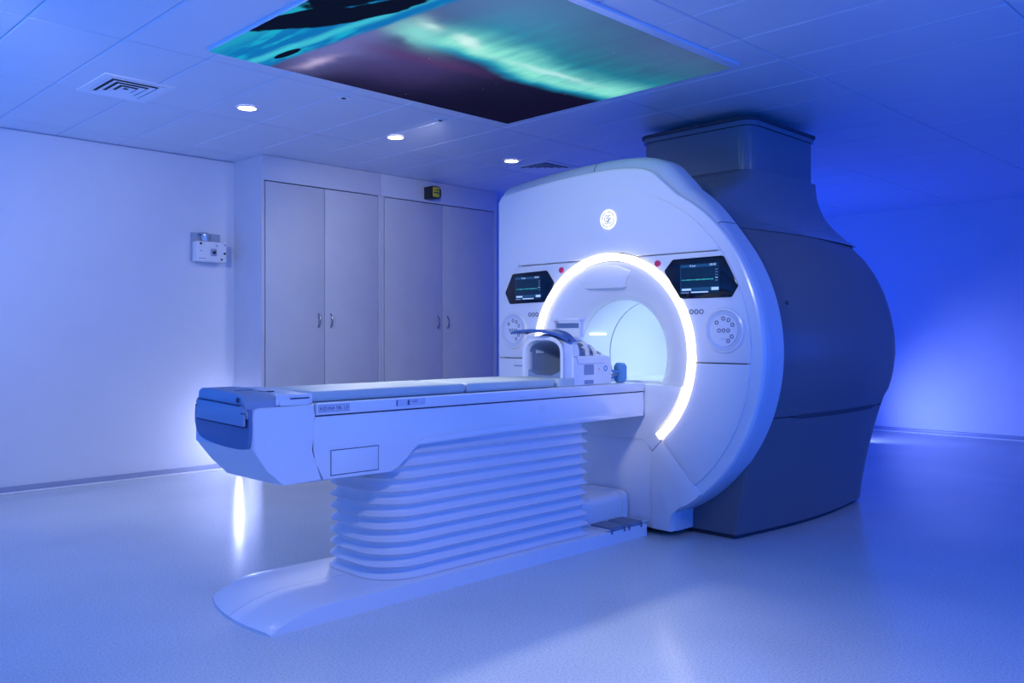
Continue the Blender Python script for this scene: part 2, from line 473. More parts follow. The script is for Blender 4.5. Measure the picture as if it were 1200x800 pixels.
# baseboards
struct(finish('baseboard_back', box(bm_new(), X0, 3.70, Y1 - 0.018, Y1, 0.0, 0.055, 0.004), M_base), 'slate skirting along the back wall', 'baseboard')
struct(finish('baseboard_right', box(bm_new(), X1 - 0.018, X1, Y0, Y1, 0.0, 0.055, 0.004), M_base), 'slate skirting along the right wall', 'baseboard')
struct(finish('trim_1', box(bm_new(), X0, 3.70, Y1 - 0.045, Y1 - 0.018, 0.0, 0.016, 0.005), M_whitem), 'white sealing strip at the foot of the back wall', 'trim')
struct(finish('trim_2', box(bm_new(), X1 - 0.045, X1 - 0.018, Y0, Y1, 0.0, 0.016, 0.005), M_whitem), 'white sealing strip at the foot of the right wall', 'trim')
struct(finish('trim_3', box(bm_new(), X0, 3.70, Y1 - 0.016, Y1, ZC - 0.008, ZC, 0.002), M_base), 'thin ceiling trim on the back wall', 'trim')

# ------------------------------------------------------------------ cupboards on the back wall
YF = 6.83
def cabinet(xa, xb, doors, label, last):
    t = thing('tall_cupboard', ((xa + xb) / 2, 7.08, 0), label, 'cupboard', 'built-in cupboards on the back wall')
    bm = bm_new()
    box(bm, xa, xa + 0.022, YF, Y1 - .001, 0, ZC - 0.001)
    box(bm, xb - 0.022, xb, YF, Y1 - .001, 0, ZC - 0.001)
    box(bm, xa + 0.022, xb - 0.022, YF + 0.03, Y1 - .001, 0.0, ZC - .001)
    finish('carcass', bm, M_cabs, t, angle=0)
    finish('fascia', box(bm_new(), xa + 0.001, xb - 0.001, YF - 0.004, YF + 0.03, 2.552, ZC - 0.002, 0.002), M_cabs, t)
    finish('plinth', box(bm_new(), xa + 0.022, xb - 0.022, YF + 0.005, YF + 0.03, 0, 0.09), M_cabs, t)
    for (px0, px1) in ((xa + 0.001, doors[0][0] - 0.004), (doors[-1][1] + 0.004, xb - 0.001)):
        finish('frame_stile', box(bm_new(), px0, px1, YF - 0.004, YF + 0.03, 0.0, 2.5515, 0.002), M_cabs, t)
    finish('door_gap', box(bm_new(), doors[0][0] - .003, doors[-1][1] + .003, YF + 0.016, YF + 0.029, 0.1, 2.5515), M_dark, t, angle=0)
    for k, (d0, d1) in enumerate(doors):
        d = finish('door', box(bm_new(), d0 + 0.003, d1 - 0.003, YF - 0.006, YF + 0.015, 0.1, 2.543, 0.002), M_cab, t)
        hx = d1 - 0.065 if k == 0 else d0 + 0.065
        pts = []
        for q in range(9):
            a = q / 8
            pts.append((hx, YF - 0.008 - 0.030 * math.sin(PI * a) ** 0.6, 1.275 + 0.125 * a))
        bm = tube(bm_new(), pts, 0.0065, 8)
        finish('handle', bm, M_steel, d)
cabinet(3.71, 4.974, [(3.742, 4.339), (4.339, 4.940)], 'pale double-door cupboard next to the open wall', False)
cabinet(4.976, 6.53, [(5.012, 5.747), (5.747, 6.475)], 'pale double-door cupboard nearest the scanner, under the black sensor', True)

# black and yellow sensor on the fascia
t = thing('laser_sensor', (5.56, YF - 0.004, 2.64), 'small black box with a yellow face mounted above the cupboard doors', 'sensor')
finish('housing', prism(bm_new(), rrect(5.505, 5.625, 2.578, 2.702, [0.01, 0.03, 0.03, 0.01]), 'y', YF - 0.13, YF - 0.006, 0.012, 3), M_black, t)
fp = finish('face_plate', prism(bm_new(), rrect(5.515, 5.60, 2.592, 2.690, 0.012), 'y', YF - 0.136, YF - 0.131, 0.002), M_yellow, t)
finish('lens_window', prism(bm_new(), rrect(5.523, 5.593, 2.630, 2.640, 0.002, 2), 'y', YF - 0.139, YF - 0.1365), M_black, fp)
finish('lens_window', prism(bm_new(), rrect(5.545, 5.593, 2.660, 2.668, 0.002, 2), 'y', YF - 0.139, YF - 0.1365), M_black, fp)

# wall control box
t = thing('wall_control_box', (3.44, Y1, 1.93), 'small grey-white control box with dark knobs on the open wall beside the cupboards', 'control box')
yb = 7.20
finish('back_plate', box(bm_new(), 3.30, 3.56, Y1 - 0.03, Y1 - 0.001, 1.85, 2.10, 0.006), M_slate2, t)
bx_ = finish('case', box(bm_new(), 3.305, 3.575, yb, Y1 - 0.03, 1.845, 2.02, 0.010, 3), M_whitem, t)
for (kx, kz, r) in ((3.335, 1.998, .009), (3.553, 1.922, .009), (3.525, 1.868, .008), (3.555, 1.997, .005)):
    finish('knob', cyl(bm_new(), (kx, kz), 'y', r, yb - 0.012, yb, 16, 0.002), M_black if r > .006 else M_print, bx_)
finish('selector_plate', prism(bm_new(), rrect(3.425, 3.480, 1.895, 1.958, 0.008), 'y', yb - 0.004, yb, 0.001), M_printg, bx_)
finish('selector_knob', cyl(bm_new(), (3.455, 1.925), 'y', 0.013, yb - 0.022, yb - 0.004, 20, 0.003), M_black, bx_)
finish('indicator', cyl(bm_new(), (3.480, 1.988), 'y', 0.010, yb - 0.008, yb, 16, 0.002), M_chrome, bx_)
finish('printed_line', box(bm_new(), 3.32, 3.385, yb - 0.001, yb, 1.868, 1.874), M_printg, bx_, angle=0)
finish('printed_line', box(bm_new(), 3.33, 3.35, yb - 0.001, yb, 1.93, 1.938), M_printg, bx_, angle=0)
finish('gauge_post', cyl(bm_new(), (3.40, 7.255), 'z', 0.030, 2.02, 2.085, 24, 0.006), M_chrome, t)
finish('gauge_cover', box(bm_new(), 3.345, 3.43, 7.24, Y1 - .03, 2.085, 2.10, 0.004), M_slate2, t)

# ------------------------------------------------------------------ ceiling fittings
ACX0, ACX1, ACY0, ACY1, ZA = 2.14, 4.42, 2.66, 4.51, 2.75
t = thing('ceiling_light_panel', ((ACX0 + ACX1) / 2, (ACY0 + ACY1) / 2, ZC), 'large backlit ceiling picture of green aurora over blue sea and rocks', 'light panel')
finish('panel_frame', prism(bm_new(), [(ACX0 - .010, ACY0 - .055), (ACX1 + .008, ACY0 - .055), (ACX1 + .008, ACY1 + .008), (ACX0 - .010, ACY1 + .008)], 'z', ZA + 0.003, ZC - 0.0005, 0.004), M_white, t)
bm = bm_new()
box(bm, ACX0, ACX1, ACY0, ACY1, ZA, ZA + 0.0029)
bmesh.ops.translate(bm, verts=bm.verts[:], vec=(-ACX0, -ACY0, -ZA))
me = bpy.data.meshes.new('picture_print'); bm.to_mesh(me); bm.free(); me.materials.append(M_art)
po = bpy.data.objects.new('picture_print', me); C.objects.link(po); po.parent = t
po.location = Vector((ACX0, ACY0, ZA)) - OFF[t]
po['label'] = 'glowing aurora picture'

dl_labels = ('round ceiling downlight nearest the square air vent on the left', 'round ceiling downlight in the middle of the row',
             'round ceiling downlight nearest the scanner')
for (x, y), lab in zip(((2.88, 5.50), (4.14, 5.49), (5.44, 5.50)), dl_labels):
    t = thing('ceiling_downlight', (x, y, ZC), lab, 'downlight', 'white downlights in the ceiling')
    bm = bm_new(); rows = []
    prof = [(0.074, ZC - .0005), (0.074, ZC - 0.006), (0.061, ZC - 0.008), (0.058, ZC - 0.0005)]
    rows = [[(x + r * math.cos(2 * PI * k / 32), y + r * math.sin(2 * PI * k / 32), z) for k in range(32)] for r, z in prof]
    finish('trim_ring', loft(bm, rows, True, False), M_trim, t)
    finish('lens', cyl(bm_new(), (x, y), 'z', 0.060, ZC - 0.0075, ZC - 0.002, 32), M_lens, t)
    s = spot('downlight_beam', (0, 0, -0.03), (0, 0, -1), (0.91, 0.92, 1.0), 14, 105, 0.8, 0.05)
    s.parent = t
for x in (1.62, 0.36):     # the same row goes on outside the frame
    spot('downlight_beam', (x, 5.5, ZC - 0.03), (0, 0, -1), (0.91, 0.92, 1.0), 14, 105, 0.8, 0.05)
for (x, y), lab in zip(((3.21, 4.82), (4.04, 4.82)), ('tiny ceiling sensor by the picture edge, left one', 'tiny ceiling sensor by the picture edge, right one')):
    t = thing('ceiling_sensor', (x, y, ZC), lab, 'sensor', 'tiny sensors in the ceiling')
    bm = bm_new()
    prof = [(0.046, ZC - .0005), (0.046, ZC - 0.006), (0.020, ZC - 0.008), (0.014, ZC - .0005)]
    finish('trim_ring', loft(bm, [[(x + r * math.cos(2 * PI * k / 24), y + r * math.sin(2 * PI * k / 24), z) for k in range(24)] for r, z in prof], True, False), M_trim, t)
    finish('eye', cyl(bm_new(), (x, y), 'z', 0.0155, ZC - 0.012, ZC - .001, 20, 0.004), M_black, t)

def vent(cx, cy, hx, hy, label):
    t = thing('ceiling_vent', (cx, cy, ZC), label, 'air vent', 'square louvred vents in the ceiling')
    zf = ZC - 0.006
    bm = bm_new(); fw = 0.045
    for (a, b_, c_, d_) in ((-hx, hx, -hy, -hy + fw), (-hx, hx, hy - fw, hy), (-hx, -hx + fw, -hy + fw, hy - fw), (hx - fw, hx, -hy + fw, hy - fw)):
        box(bm, cx + a, cx + b_, cy + c_, cy + d_, zf, ZC - .0005)
    finish('frame', bm, M_trim, t, angle=0)
    finish('backing', box(bm_new(), cx - hx + fw, cx + hx - fw, cy - hy + fw, cy + hy - fw, ZC - 0.002, ZC - .0005), M_dark, t, angle=0)
    ix, iy = hx - fw, hy - fw
    N = 4
    for k in range(N):
        f0, f1 = 1 - k / N, 1 - (k + 0.62) / N          # outer / inner fraction
        for sx, sy in ((1, 0), (-1, 0), (0, 1), (0, -1)):
            bm = bm_new()
            if sx:
                q = [(sx * ix * f0, -iy * f0), (sx * ix * f0, iy * f0), (sx * ix * f1, iy * f1), (sx * ix * f1, -iy * f1)]
            else:
                q = [(-ix * f0, sy * iy * f0), (ix * f0, sy * iy * f0), (ix * f1, sy * iy * f1), (-ix * f1, sy * iy * f1)]
            zz = [zf - 0.004, zf - 0.004, ZC - 0.004, ZC - 0.004]
            A = [bm.verts.new((cx + p[0], cy + p[1], z)) for p, z in zip(q, zz)]
            B = [bm.verts.new((cx + p[0], cy + p[1], z + 0.0025)) for p, z in zip(q, zz)]
            bm.faces.new(A); bm.faces.new(B[::-1])
            for m_ in range(4): bm.faces.new((A[m_], B[m_], B[(m_ + 1) % 4], A[(m_ + 1) % 4]))
            finish('slat', bm, M_trim, t, angle=0)
vent(2.11, 5.62, 0.215, 0.255, 'square louvred air vent on the left of the ceiling')
vent(5.88, 5.50, 0.24, 0.24, 'square louvred air vent beside the scanner top')

# ------------------------------------------------------------------ MRI scanner
YC, ZI = 3.43, 1.077
scan = thing('mri_scanner', (5.3, YC, 0), 'large white and grey MRI scanner with a glowing ring around its bore', 'MRI scanner')
XFc = 4.25
# outer outline of the front cover, right (near) side bottom -> top
RC, CZ = 1.062, 1.10
R_low = [(2.962, 0.035), (2.958, 0.150), (2.93, 0.170)]
RD = 0.998                            # raised disc of the front cover
def circ(z0, z1, n, r=RC):
    """near-side circle points between heights z0 and z1"""
    a0, a1 = math.asin((z0 - CZ) / r), math.asin((z1 - CZ) / r)
    return [(YC - r * math.cos(a0 + (a1 - a0) * i / n), CZ + r * math.sin(a0 + (a1 - a0) * i / n)) for i in range(n + 1)]
SEAM_Z, CONS_Z = 1.043, 1.682
P_sw = (2.748, 0.285)
arcA = circ(0.185, P_sw[1], 4)       # foot .. lower seam
arcB = circ(P_sw[1], SEAM_Z, 18)     # lower seam .. console seam
arcC = circ(SEAM_Z, CONS_Z, 16)      # console
arcD = circ(CONS_Z, 2.035, 10)
topR = spline([arcD[-1], (3.035, 2.128), (3.12, 2.196), (3.26, 2.236), (3.52, 2.252), (3.97, 2.237), (4.36, 2.20), (4.425, 2.178), (4.448, 2.14)], 5)
LEFT_Y = 4.448
def mir(pts): return [(2 * YC - p[0], p[1]) for p in pts]
RO = 0.640                            # ring light outer radius
A_END = math.radians(231)             # near-side end of the ring light (angle measured from +Y, through up)
def ra(t0, t1, n, r=RO + 0.004): return arcpts(YC, ZI, r, t0, t1, n)
def ang_at(z, near=True, r=RO + 0.004):
    a = math.asin((z - ZI) / r)
    return PI - a if near else a
G = 0.0025
def panel(name, poly, material=M_shell, x0=XFc, x1=XFc + 0.055, bev=0.009, shrink=G):
    # shrink the polygon slightly to leave a joint
    n = len(poly); area2 = sum(poly[i][0] * poly[(i + 1) % n][1] - poly[(i + 1) % n][0] * poly[i][1] for i in range(n))
    if area2 < 0: poly = poly[::-1]
    out = []
    for i in range(n):
        p0, p1, p2 = Vector(poly[i - 1]), Vector(poly[i]), Vector(poly[(i + 1) % n])
        d1, d2 = (p1 - p0), (p2 - p1)
        if d1.length < 1e-6 or d2.length < 1e-6: continue
        d1.normalize(); d2.normalize()
        n1, n2 = Vector((-d1.y, d1.x)), Vector((-d2.y, d2.x))
        bis = n1 + n2
        if bis.length < 1e-3: continue
        bis.normalize(); k = max(0.5, bis.dot(n1))
        out.append(tuple(p1 + bis * (shrink / k)))
    return finish(name, prism(bm_new(), out, 'x', x0, x1, bev, 2), material, scan, angle=40)
# upper panel
tN, tF = ang_at(CONS_Z, True), ang_at(CONS_Z, False)
dA = circ(CONS_Z, CZ + RD - 1e-6, 22, RD)
up = dA + mir(dA)[::-1][1:] + ra(tF, tN, 28)
up_o = panel('top_cover', up)
# console panels
con_r = circ(SEAM_Z, CONS_Z, 16, RD) + ra(tN, ang_at(SEAM_Z, True), 18)
panel('console_cover', con_r)
con_l = mir(con_r)
panel('console_cover', con_l)
# lower side panels
E_r = (YC + (RO + .004) * math.cos(A_END), ZI + (RO + .004) * math.sin(A_END))
low_r = circ(0.325, SEAM_Z, 18, RD) + ra(ang_at(SEAM_Z, True), A_END, 16)
panel('lower_cover', low_r)
low_l = mir(low_r)
panel('lower_cover', low_l)
# foot panels either side of the docking panel
Y_DK = 3.102
P_dk = (Y_DK, 0.50)
foot_r = R_low + arcA + [E_r, P_dk, (Y_DK, 0.035)]
panel('foot_cover', foot_r)
panel('foot_cover', mir(foot_r))
# edge cover: the recessed border outside the raised disc
def inset_poly(poly, d):
    out = []
    n = len(poly)
    for i in range(n):
        p0, p1, p2 = Vector(poly[i - 1]), Vector(poly[i]), Vector(poly[(i + 1) % n])
        t_ = ((p1 - p0).normalized() + (p2 - p1).normalized())
        if t_.length < 1e-4: t_ = p2 - p1
        t_.normalize(); nn = Vector((t_.y, -t_.x))
        if (p1 - Vector((YC, CZ))).dot(nn) < 0: nn = -nn
        out.append(tuple(p1 - nn * d))
    return out
oedge = circ(0.20, SEAM_Z, 26) + arcC[1:] + arcD[1:] + topR[1:] + [(LEFT_Y, 1.9), (LEFT_Y, 1.6), (LEFT_Y, 1.3), (LEFT_Y, 1.043), (LEFT_Y, .8)] + mir(circ(0.8, 0.20, 14))[1:]
bm = bm_new()
r0, r1 = inset_poly(oedge, 0.016), inset_poly(oedge, 0.005)
L0 = [bm.verts.new((4.264, *p)) for p in r0]; L1 = [bm.verts.new((4.268, *p)) for p in r1]; L2 = [bm.verts.new((4.278, *p)) for p in oedge]; L3 = [bm.verts.new((4.306, *p)) for p in oedge]
n_ = len(oedge)
for A_, B_ in ((L0, L1), (L1, L2), (L2, L3)):
    for i in range(n_): bm.faces.new((A_[i], A_[(i + 1) % n_], B_[(i + 1) % n_], B_[i]))
Hh_ = [bm.verts.new((4.264, *p)) for p in arcpts(YC, CZ, 0.972, 0, 2 * PI, 64)[:-1]]
es = [bm.edges.get((L0[i], L0[(i + 1) % n_])) for i in range(n_)] + [bm.edges.new((Hh_[i], Hh_[(i + 1) % 64])) for i in range(64)]
bmesh.ops.triangle_fill(bm, use_beauty=True, use_dissolve=False, edges=es)
eo = finish('edge_cover', bm, M_shell, scan, angle=30)
for p in eo.data.polygons:
    if len(p.vertices) == 3: p.use_smooth = False
# docking panel below the table and disc piece inside the ring
dock_top = 0.575
panel('docking_cover', [(Y_DK, 0.035), P_dk, (Y_DK + .055, dock_top), (2 * YC - Y_DK - .055, dock_top), (2 * YC - P_dk[0], P_dk[1]), (2 * YC - Y_DK, 0.035)], x0=XFc + 0.012)
zs = 0.905
ri = 0.575
disc = [E_r] + arcpts(YC, ZI, ri, A_END - 0.02, PI - math.asin((zs - ZI) / ri), 14) + \
       arcpts(YC, ZI, ri, math.asin((zs - ZI) / ri), PI - A_END + 0.02, 14) + [(2 * YC - E_r[0], E_r[1]), (2 * YC - P_dk[0], P_dk[1]), (2 * YC - Y_DK - .055, dock_top), (Y_DK + .055, dock_top), P_dk]
panel('bore_apron', disc, x0=XFc + 0.004, x1=4.42)
# bore funnel and liner (open towards the room)
prof = [(0.588, 4.262), (0.560, 4.266), (0.50, 4.280), (0.44, 4.305), (0.395, 4.335), (0.365, 4.365), (0.352, 4.40)]
prof2 = spline(prof, 3)
a_s = math.asin((zs - ZI) / 0.56)
finish('bore_funnel', ringband(bm_new(), YC, ZI, prof2, -0.58, PI + 0.58, 64, False), M_shell, scan, recalc=False)
finish('bore_liner', ringband(bm_new(), YC, ZI, [(0.352, 4.402), (0.352, 4.70)], 0, 2 * PI, 64, False), M_bore, scan, recalc=False)
finish('liner_joint', ringband(bm_new(), YC, ZI, [(0.352, 4.70), (0.358, 4.702), (0.358, 4.708), (0.352, 4.71)], 0, 2 * PI, 64, False), M_printg, scan, recalc=False)
finish('bore_liner', ringband(bm_new(), YC, ZI, [(0.352, 4.71), (0.352, 6.20)], 0, 2 * PI, 64, False), M_bore, scan, recalc=False)
finish('bore_end', cyl(bm_new(), (YC, ZI), 'x', 0.353, 6.20, 6.21, 48), M_bore, scan, angle=0)
# bed rail inside the bore
finish('bore_bed_rail', box(bm_new(), 4.425, 6.18, 3.13, 3.73, 0.885, 0.915, 0.006), M_white, scan)
finish('bore_led_strip', box(bm_new(), 4.45, 4.62, 3.745, 3.752, 1.205, 1.212), M_led, scan, angle=0)
# brow above the bore
brow = [(3.27, 1.600), (3.325, 1.508), (3.345, 1.500), (3.62, 1.500), (3.64, 1.508), (3.735, 1.615), (3.62, 1.632), (3.50, 1.645), (3.38, 1.642)]
finish('bore_brow', prism(bm_new(), brow, 'x', 4.262, 4.31, 0.007, 3), M_shell, scan)
# ring light
prof = [(0.592, 4.262), (0.592, 4.240), (0.598, 4.232), (0.634, 4.232), (0.640, 4.240), (0.640, 4.262)]
finish('ring_light', ringband(bm_new(), YC, ZI, prof, PI - A_END, A_END, 96, True), M_ring, scan)
scan_children_ring = True
# chassis plate behind the joints
outl = arcB[::2] + arcC[1::2] + arcD[1::2] + topR[1:] + [(LEFT_Y, SEAM_Z), (LEFT_Y, .8)]
bm = bm_new()
oc = [(YC + (p[0] - YC) * .985, CZ + (p[1] - CZ) * .985) for p in (R_low[:2] + arcA + outl[1:] + mir(circ(0.8, 0.185, 8)) + mir(R_low[:2])[::-1])]
V1 = [bm.verts.new((4.312, *p)) for p in oc]
es = [bm.edges.new((V1[i], V1[(i + 1) % len(V1)])) for i in range(len(V1))]
hole = arcpts(YC, ZI, 0.585, 0, 2 * PI, 48)[:-1]
V2 = [bm.verts.new((4.312, *p)) for p in hole]
es += [bm.edges.new((V2[i], V2[(i + 1) % 48])) for i in range(48)]
bmesh.ops.triangle_fill(bm, use_beauty=True, use_dissolve=False, edges=es)
finish('chassis_plate', bm, M_core, scan, angle=0)
# pale rim round the front cover
full = R_low[:2] + arcA + arcB[1:] + arcC[1:] + arcD[1:] + topR[1:] + [(LEFT_Y, 1.9), (LEFT_Y, 1.5), (LEFT_Y, SEAM_Z), (LEFT_Y, .8)] + mir(circ(0.8, 0.185, 14))[1:] + mir(R_low[:2])[::-1]
rows = []
N = len(full)
for i in range(N):
    p0, p1 = Vector(full[max(i - 1, 0)]), Vector(full[min(i + 1, N - 1)])
    d = (p1 - p0).normalized(); nrm = Vector((d.y, -d.x))
    nrm = Vector((d.y, -d.x))
    if (Vector(full[i]) - Vector((YC, CZ))).dot(nrm) < 0: nrm = -nrm
    z = full[i][1]; k = max(0.0, min(1.0, (z - 1.75) / 0.45)); k = k * k * (3 - 2 * k)
    k2 = 1.0 if full[i][0] > YC else 1.0
    dd = 0.004 + 0.075 * k * k2
    p = Vector(full[i])
    fl = 0.03
    rows.append([(4.310, *(p - nrm * 0.03)), (4.311, *(p - nrm * 0.004)), (4.322, *(p + nrm * dd * 0.45)), (4.350, *(p + nrm * dd * 0.85)), (4.385, *(p + nrm * dd)), (4.49, *(p + nrm * dd)), (4.495, *(p + nrm * (dd - 0.03)))])
iA = min(range(N), key=lambda i: abs(full[i][1] - 1.86) + (10 if full[i][0] > YC else 0))
iB = min(range(N), key=lambda i: abs(full[i][0] - 3.58) + (10 if full[i][1] < 2 else 0))
def cut(a, b_, t_): return [tuple(p + (q - p) * t_ for p, q in zip(P_, Q_)) for P_, Q_ in zip(a, b_)]
def seg(i0, i1, g0, g1):
    R = [list(r) for r in rows[i0:i1 + 1]]
    def gap(a, b_):
        L_ = max(1e-4, (Vector(a[4]) - Vector(b_[4])).length); return cut(a, b_, min(0.4, 0.003 / L_))
    if g0: R[0] = gap(R[0], R[1])
    if g1: R[-1] = gap(R[-1], R[-2])
    return R
for (i0, i1, g0, g1) in ((0, iA, 0, 1), (iA, iB, 1, 1), (iB, N - 1, 1, 0)):
    finish('rim_cover', loft(bm_new(), seg(i0, i1, g0, g1), False, False), M_rim, scan, angle=50, recalc=False)
finish('rim_backing', loft(bm_new(), [[(x + (0.004 if k else 0.002), YC + (y - YC) * .996, CZ + (z - CZ) * .996) for k, (x, y, z) in enumerate(r)] for r in rows], False, False), M_core, scan, angle=50, recalc=False)

# grey body: horizontal sections
XB = 4.48
near = [(0.03, 2.66), (0.15, 2.645), (0.30, 2.615), (0.45, 2.58), (0.60, 2.54), (0.72, 2.500), (0.85, 2.455), (0.95, 2.430), (1.08, 2.415), (1.22, 2.422),
        (1.36, 2.45), (1.50, 2.495), (1.63, 2.558), (1.75, 2.640), (1.85, 2.735), (1.93, 2.825), (2.00, 2.895), (2.08, 2.955), (2.16, 2.990), (2.25, 3.012), (2.34, 3.020)]
near = [(p[1], p[0]) for p in near]
def y_near(z):
    for (ya, za), (yb_, zb) in zip(near, near[1:]):
        if za <= z <= zb: return ya + (yb_ - ya) * (z - za) / (zb - za)
    return near[0][0] if z < near[0][1] else near[-1][0]
def x_rear(z):
    if z < 0.8: return 6.38 - 0.02 * z
    if z < 1.7: return 6.40
    return 6.40 - 0.06 * min(1, (z - 1.7) / 0.5)
fr = [(1.85, 4.48), (1.95, 4.50), (2.05, 4.60), (2.13, 4.78), (2.20, 4.98), (2.27, 5.15), (2.34, 5.25)]
def x_front(z):
    if z <= fr[0][0]: return fr[0][1]
    for (za, xa), (zb, xb) in zip(fr, fr[1:]):
        if z <= zb: return xa + (xb - xa) * (z - za) / (zb - za)
    return fr[-1][1]
def u_section(z, closed, inset=0.0):
    """near-side-first outline of the body at height z"""
    yn = y_near(z) + inset; yf = 2 * YC - yn; xf, xr = x_front(z) + inset, x_rear(z) - inset
    bulge = 0.075 if z < 1.9 else 0.02
    rc = 0.30 if z < 1.85 else 0.16
    pts = []
    n = 16
    rf = 0.012 if z <= 1.85 else 0.05 + min(0.10, (z - 1.85) * 0.4)
    for i in range(4):                       # front near corner
        a = PI + 0.5 * PI * i / 4
        pts.append((xf + rf + rf * math.cos(a), yn + rf + rf * math.sin(a)))
    for i in range(n + 1):                   # near side with a slight belly
        s = i / n; x = xf + rf + (xr - rc - xf - rf) * s
        pts.append((x, yn - bulge * math.sin(PI * min(1, s * 0.93 + 0.0)) + 0.0 * s))
    ye = pts[-1][1]
    for i in range(1, 9):                    # rear near corner
        a = 0.5 * PI * i / 8
        pts.append((xr - rc + rc * math.sin(a), ye + rc - rc * math.cos(a)))
    far = [(p[0], 2 * YC - p[1]) for p in pts[::-1]]
    pts = pts + far
    if not closed:
        ret = 0.20 if z > 0.55 else 0.20 + 0.40 * min(1, (0.55 - z) / 0.25)
        pts = [(xf, yn + ret)] + pts + [(xf, 2 * YC - yn - ret)]
    return [(x, y, z) for x, y in pts]
def zrange(a, b, step=0.05):
    k = max(2, int(round((b - a) / step))); return [a + (b - a) * i / k for i in range(k + 1)]
def body(name, za, zb, closed, material, inset=0.0):
    rows = [u_section(z, closed, inset) for z in zrange(za, zb)]
    bm = loft(bm_new(), rows, closed, closed)
    return finish(name, bm, material, scan, angle=38)
finish('plinth', loft(bm_new(), [[(x, y, z) for x, y, _ in u_section(0.03, True, 0.03)] for z in (0.0, 0.028)], True, True), M_core, scan, angle=0)
body('lower_side_cover', 0.030, 0.716, False, M_side)
body('side_cover', 0.722, 1.846, False, M_side)
body('inner_shell', 0.40, 1.90, False, M_core, 0.02)
body('shoulder_cover', 1.852, 2.34, True, M_turret)
# handle slot in the side cover joint
bm = bm_new()
def side_y(x, z):
    sec = [p for p in u_section(z, True) if p[1] < YC]
    for a, c in zip(sec, sec[1:]):
        if a[0] <= x <= c[0] and c[0] > a[0]: return a[1] + (c[1] - a[1]) * (x - a[0]) / (c[0] - a[0])
    return sec[-1][1]
rows = []
for i in range(15):
    x = 4.78 + (5.98 - 4.78) * i / 14
    e = 0.0 if 0 < i < 14 else 0.012
    rows.append([(x, side_y(x, z) - o_, z) for z, o_ in ((0.700 + e, 0.003), (0.728 - e, 0.003), (0.728 - e, -0.02), (0.700 + e, -0.02))])
finish('grip_slot', loft(bm, rows, True, True), M_core, scan, angle=0)
# small fixing on the side cover
finish('side_latch', cyl(bm_new(), (4.66, 1.39), 'y', 0.012, side_y(4.66, 1.39) - 0.008, side_y(4.66, 1.39) + 0.03, 16, 0.003), M_core, scan)
# turret
def turret_rows(x0, x1, y0, y1, r, zlist):
    return [[(x, y, z) for x, y in rrect(x0, x1, y0, y1, r, 8)] for z in zlist]
finish('turret', loft(bm_new(), turret_rows(5.33, 6.27, 3.055, 3.985, [0.10, 0.06, 0.06, 0.10], (2.342, 2.45, 2.655)), True, True), M_turret, scan)
finish('turret_lid', loft(bm_new(), turret_rows(5.315, 6.285, 3.04, 4.0, [0.11, 0.07, 0.07, 0.11], (2.658, 2.690)), True, True), M_turret, scan)
finish('turret_seal', loft(bm_new(), turret_rows(5.305, 6.295, 3.03, 4.01, [0.11, 0.07, 0.07, 0.11], (2.691, 2.712)), True, True), M_core, scan)

# --- consoles: displays, dials, buttons
XP = XFc - 0.001
def display(poly, sy0, sy1, sz0, sz1):
    """poly: bezel outline; picture from sy0 (reader's left, larger y) to sy1"""
    d = finish('display', prism(bm_new(), poly, 'x', XP - 0.008, XP + 0.002, 0.004, 2), M_screen, scan)
    xs_ = XP - 0.0086
    def bar(y0, y1, z0, z1, m_, name='screen_mark', k=1):
        finish(name, box(bm_new(), xs_ - 0.0004 * k, xs_ - 0.0004 * (k - 1), min(y0, y1), max(y0, y1), z0, z1), m_, d, angle=0)
    W, Hh = sy0 - sy1, sz1 - sz0
    bar(sy0, sy1, sz0, sz1, M_sbg, 'screen_image')
    bar(sy0 - .01 * W, sy1 + .2 * W, sz1 - .12 * Hh, sz1 - 0.03 * Hh, M_sbar, 'screen_header', 2)
    bar(sy0, sy0 - .012 * W, sz0, sz1, M_sbar, 'screen_edge', 2)
    bar(sy0 - .01 * W, sy1, sz0 + .10 * Hh, sz0 + .20 * Hh, M_sbar, 'screen_footer', 2)
    bar(sy0 - .04 * W, sy0 - .28 * W, sz0 + .10 * Hh, sz0 + .17 * Hh, M_stxt, 'screen_mark', 3)
    bar(sy0 - .80 * W, sy1 + .02 * W, sz0 + .09 * Hh, sz0 + .19 * Hh, M_stxt, 'screen_mark', 3)
    bar(sy0 - .28 * W, sy0 - .72 * W, sz0 + .02 * Hh, sz0 + .065 * Hh, M_stxt, 'screen_mark', 3)
    bar(sy0 - .02 * W, sy0 - .22 * W, sz0 + .01 * Hh, sz0 + .05 * Hh, M_printg, 'screen_mark', 3)
    rnd = random.Random(4)
    bm = bm_new(); y = sy0 - .03 * W
    while y > sy1 + .16 * W:
        hgt = Hh * (0.010 + 0.016 * rnd.random()); wd = W * 0.02
        box(bm, xs_ - .0012, xs_ - .0008, y - wd, y, sz0 + .46 * Hh - hgt, sz0 + .46 * Hh + hgt); y -= wd * 1.25
    finish('trace_line', bm, M_sgrn, d, angle=0)
    for k in range(5):
        bar(sy1 + .10 * W, sy1 + .04 * W, sz0 + (.40 + .09 * k) * Hh, sz0 + (.425 + .09 * k) * Hh, M_stxt if k == 1 else M_printg, 'screen_mark', 3)
    text('screen_header_text', '0 mm', Hh * .10, (xs_ - .0015, sy0 - .25 * W, sz1 - .105 * Hh), (0, -1, 0), (0, 0, 1), M_stxt, d)
    text('screen_clock_text', '00:00', Hh * .11, (xs_ - .0015, sy0 - .76 * W, sz1 - .10 * Hh), (0, -1, 0), (0, 0, 1), M_stxt, d)
